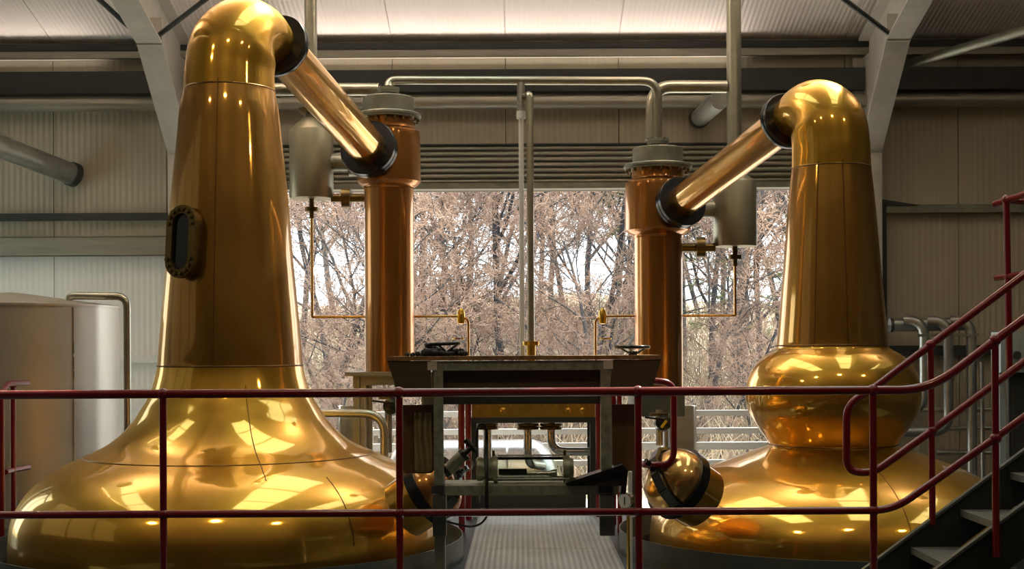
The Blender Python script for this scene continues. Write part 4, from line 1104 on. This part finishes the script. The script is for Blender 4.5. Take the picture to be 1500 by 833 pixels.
tag(MB().box((-9, YW+.21, -.95), (9, 17.5, -.66)).build('yard_apron', CONCL, None, 0), 'pale concrete apron outside the door opening', None, None, 'structure')
def rvec(r): return Vector((r.gauss(0, 1), r.gauss(0, 1), r.gauss(0, 1))).normalized()
def grow(r, wood, twig, p, d, L, rad, lvl, lean, counts):
    nseg = (9, 6, 5, 4, 3)[lvl]; wob = (.10, .20, .26, .32, .35)[lvl]
    path = [p]; q = p.copy(); dd = d.copy()
    for i in range(nseg):
        dd = (dd + rvec(r)*wob + Vector((0, 0, (.03, .07, .05, .03, .02)[lvl]))).normalized()
        q = q + dd*L/nseg; path.append(q.copy())
    end = (.45, .35, .35, .4, .5)[lvl]
    rs = [rad*(1-(1-end)*i/nseg) for i in range(nseg+1)]
    (wood if lvl <= 2 else twig).tube(path, rs, (8, 6, 4, 3, 3)[lvl], False)
    if lvl >= 4: return
    n = counts[lvl]
    for i in range(n):
        f = (.30, .22, .15, .1)[lvl] + (1-(.30, .22, .15, .1)[lvl])*(i+r.random())/n
        k = min(nseg-1, int(f*nseg)); pos = path[k].lerp(path[k+1], f*nseg-k)
        t0 = (path[k+1]-path[k]).normalized()
        s = t0.orthogonal(); s.rotate(Matrix.Rotation(r.random()*2*PI, 3, t0))
        a = r.uniform(.45, .95)
        nd = (t0*math.cos(a) + s*math.sin(a)).normalized()
        grow(r, wood, twig, pos, nd, L*r.uniform(.42, .66)*(1.05-.45*f), max(.0065, rs[k]*r.uniform(.42, .62)), lvl+1, lean, counts)
def tree_proto(seed, H, rad, counts, lean):
    r = random.Random(seed); wd, tw = MB(), MB()
    grow(r, wd, tw, Vector((0, 0, -.3)), Vector((lean, 0, 1)).normalized(), H, rad, 0, lean, counts)
    return wd, tw
def mesh_of(mb, name, m_):
    me = bpy.data.meshes.new(name); me.from_pydata(mb.v, [], mb.f); me.update()
    me.polygons.foreach_set('use_smooth', [True]*len(me.polygons)); me.materials.append(m_); return me
protos = []
for i, (sd, H, rad, cts, ln) in enumerate(((3, 6.5, .075, (12, 7, 6, 6), .12), (11, 7.5, .07, (12, 7, 6, 6), -.18), (23, 5.5, .065, (11, 7, 6, 6), .25), (31, 8.0, .09, (12, 7, 6, 6), -.05), (47, 4.5, .05, (13, 8, 7, 5), -.3))):
    wd, tw = tree_proto(sd, H, rad, cts, ln)
    protos.append((mesh_of(wd, 'trunk', BARKW if i in (2, 4) else BARK), mesh_of(tw, 'twigs', TWIG if i != 1 else TWIG2)))
# (photo px of the trunk, depth, prototype, turn, scale)
spots = [(450, 14.0, 2, .4, 1.1), (490, 19, 0, 2.1, 1.1), (640, 17, 0, 4.0, 1.0), (735, 14.5, 3, 1.2, .9), (700, 21, 1, .3, 1.1), (800, 19, 2, 5.2, 1.2), (842, 16, 1, 2.6, .95),
         (905, 20, 0, .9, 1.1), (1010, 15, 4, 3.3, 1.2), (1040, 17.5, 1, 4.4, 1.05), (1075, 21, 3, 5.7, 1.0), (1120, 15.5, 2, 1.9, 1.1), (1160, 20, 0, 3.6, 1.1), (1230, 18, 1, .2, 1.1), (380, 18, 3, 2.9, 1.0),
         (560, 24, 1, 1.4, 1.2), (660, 26, 2, 2.2, 1.5), (760, 27, 0, 5.0, 1.3), (860, 25, 3, .6, 1.1), (960, 26, 2, 3.9, 1.5), (1060, 27, 0, 1.1, 1.3), (1180, 26, 1, 2.4, 1.3), (440, 26, 0, 4.9, 1.3), (330, 24, 1, 3.1, 1.2), (1300, 25, 3, 5.5, 1.2),
         (600, 32, 3, .8, 1.3), (720, 33, 1, 3.7, 1.4), (830, 33, 0, 2.0, 1.5), (930, 34, 3, 4.6, 1.3), (1030, 33, 1, 5.9, 1.4), (1130, 34, 2, .5, 1.9), (500, 33, 2, 2.7, 1.9), (790, 30, 4, 1.7, 2.0), (890, 29, 4, 4.1, 2.0), (690, 30, 4, 5.3, 2.0), (1000, 31, 4, .1, 2.0),
         (620, 13.5, 4, 1.0, .9), (880, 13.2, 4, 5.0, .9), (545, 15, 4, 3.0, 1.0)]
for px, d, k, rz_, s_ in spots:
    d *= 1.5
    x = P(px, 515, d).x; tr, tw = protos[k]
    near = 'nearer' if d < 24 else ('middle' if d < 37 else 'far')
    kind = ('tall spreading', 'tall grey-twigged', 'crooked pale-barked', 'stout dark-barked', 'low leaning pale-barked')[k]
    t = thing('bare_tree', {'nearer': '%s bare tree standing close outside the door opening', 'middle': '%s bare tree part way up the grass bank', 'far': '%s bare tree at the back of the wood'}[near] % kind, 'tree', (x, d, gz(x, d)), 'bare trees beyond the door opening')
    t.rotation_euler.z = rz_; t.scale = (s_, s_, s_)
    for me_, nm in ((tr, 'trunk'), (tw, 'twigs')):
        o = bpy.data.objects.new(nm, me_); col.objects.link(o); o.parent = t
        if nm == 'twigs': o['kind'] = 'stuff'
# low bare shrubs in front of the trees
shrubs = [(455, 12.6, .40), (500, 13.4, .50), (615, 14.2, .48), (655, 12.8, .36), (700, 13.8, .45), (735, 15.5, .55), (790, 14.0, .45), (830, 12.9, .38), (870, 14.8, .5), (905, 13.3, .42), (1015, 13.0, .40), (1050, 14.4, .5), (1090, 13.5, .45), (1130, 15.0, .55), (640, 16.5, .6), (820, 17.0, .6), (1020, 16.8, .6), (480, 17.2, .6), (750, 18.5, .6), (910, 18.0, .6)]
for i, (px, d, s_) in enumerate(shrubs):
    d *= 1.45; x = P(px, 515, d).x; tr, tw = protos[(2, 4, 0)[i % 3]]
    t = thing('bare_shrub', 'low bare twiggy shrub on the grass bank below the trees', 'shrub', (x, d, gz(x, d)), 'bare shrubs beyond the door opening')
    t.rotation_euler.z = i*1.7; t.scale = (s_*1.1, s_*1.1, s_*.8)
    for me_, nm in ((tr, 'trunk'), (tw, 'twigs')):
        o = bpy.data.objects.new(nm, me_); col.objects.link(o); o.parent = t
        if nm == 'twigs': o['kind'] = 'stuff'
# pines
def pine_proto(seed):
    r = random.Random(seed); wd, nd = MB(), MB()
    wd.tube([(0, 0, -.3), (.08, 0, 2), (.02, .05, 4), (.1, 0, 6.2)], [.13, .11, .08, .03], 8, False)
    for i in range(34):
        z = 1.4 + 4.7*i/34; a = r.random()*6.28; L = (1.9-.22*(z-1.4))*r.uniform(.6, 1)
        d = Vector((math.cos(a), math.sin(a), r.uniform(-.1, .35))).normalized(); p0 = Vector((.05, 0, z))
        pts = [p0 + d*L*q/4 + Vector((0, 0, -.05*q*q*.3)) + rvec(r)*.05*q for q in range(5)]
        wd.tube(pts, [.028, .022, .017, .012, .006], 4, False)
        for j in range(60):
            f = r.uniform(.35, 1)*4; k = min(3, int(f)); b = pts[k].lerp(pts[k+1], f-k)
            n = (d*.6 + rvec(r)).normalized(); sd = n.orthogonal().normalized()*.012
            e = b + n*r.uniform(.10, .24)
            nd.add([b-sd, b+sd, e], [(0, 1, 2)])
    return wd, nd
wd, nd = pine_proto(5); pm = (mesh_of(wd, 'trunk', BARK), mesh_of(nd, 'needles', NEEDLE))
for px, d, rz_, s_ in ((1085, 18.5, 0, 1.0), (1000, 23, 2, 1.15), (690, 22, 4, .85), (925, 19, 1, .8), (1180, 22, 3, 1.1), (618, 25, 5, 1.0)):
    d *= 1.5
    x = P(px, 515, d).x
    t = thing('pine_tree', 'green needled pine standing among the bare trees', 'tree', (x, d, gz(x, d)), 'pines beyond the door opening')
    t.rotation_euler.z = rz_; t.scale = (s_, s_, s_)
    for me_, nm in ((pm[0], 'trunk'), (pm[1], 'needles')):
        o = bpy.data.objects.new(nm, me_); col.objects.link(o); o.parent = t
        if nm == 'needles': o['kind'] = 'stuff'
# thicket of dead stems and straw on the bank
r = random.Random(99); th = MB()
for i in range(14000):
    y = 17.5 + 36*r.random()**1.3; x = r.uniform(-.42, .38)*y*.75 + .4
    p = Vector((x, y, gz(x, y)-.03)); d = (Vector((r.gauss(0, .45), r.gauss(0, .45), 1))).normalized(); L = r.uniform(.3, 1.5)
    th.tube([p, p+d*L*.5, p+(d+rvec(r)*.3).normalized()*L], [.009, .008, .004], 3, False)
tag(th.build('thicket', STRAW, None, 60, origin=(0, 20, 0)), 'thicket of pale dead stems covering the grass bank', 'undergrowth', None, 'stuff')
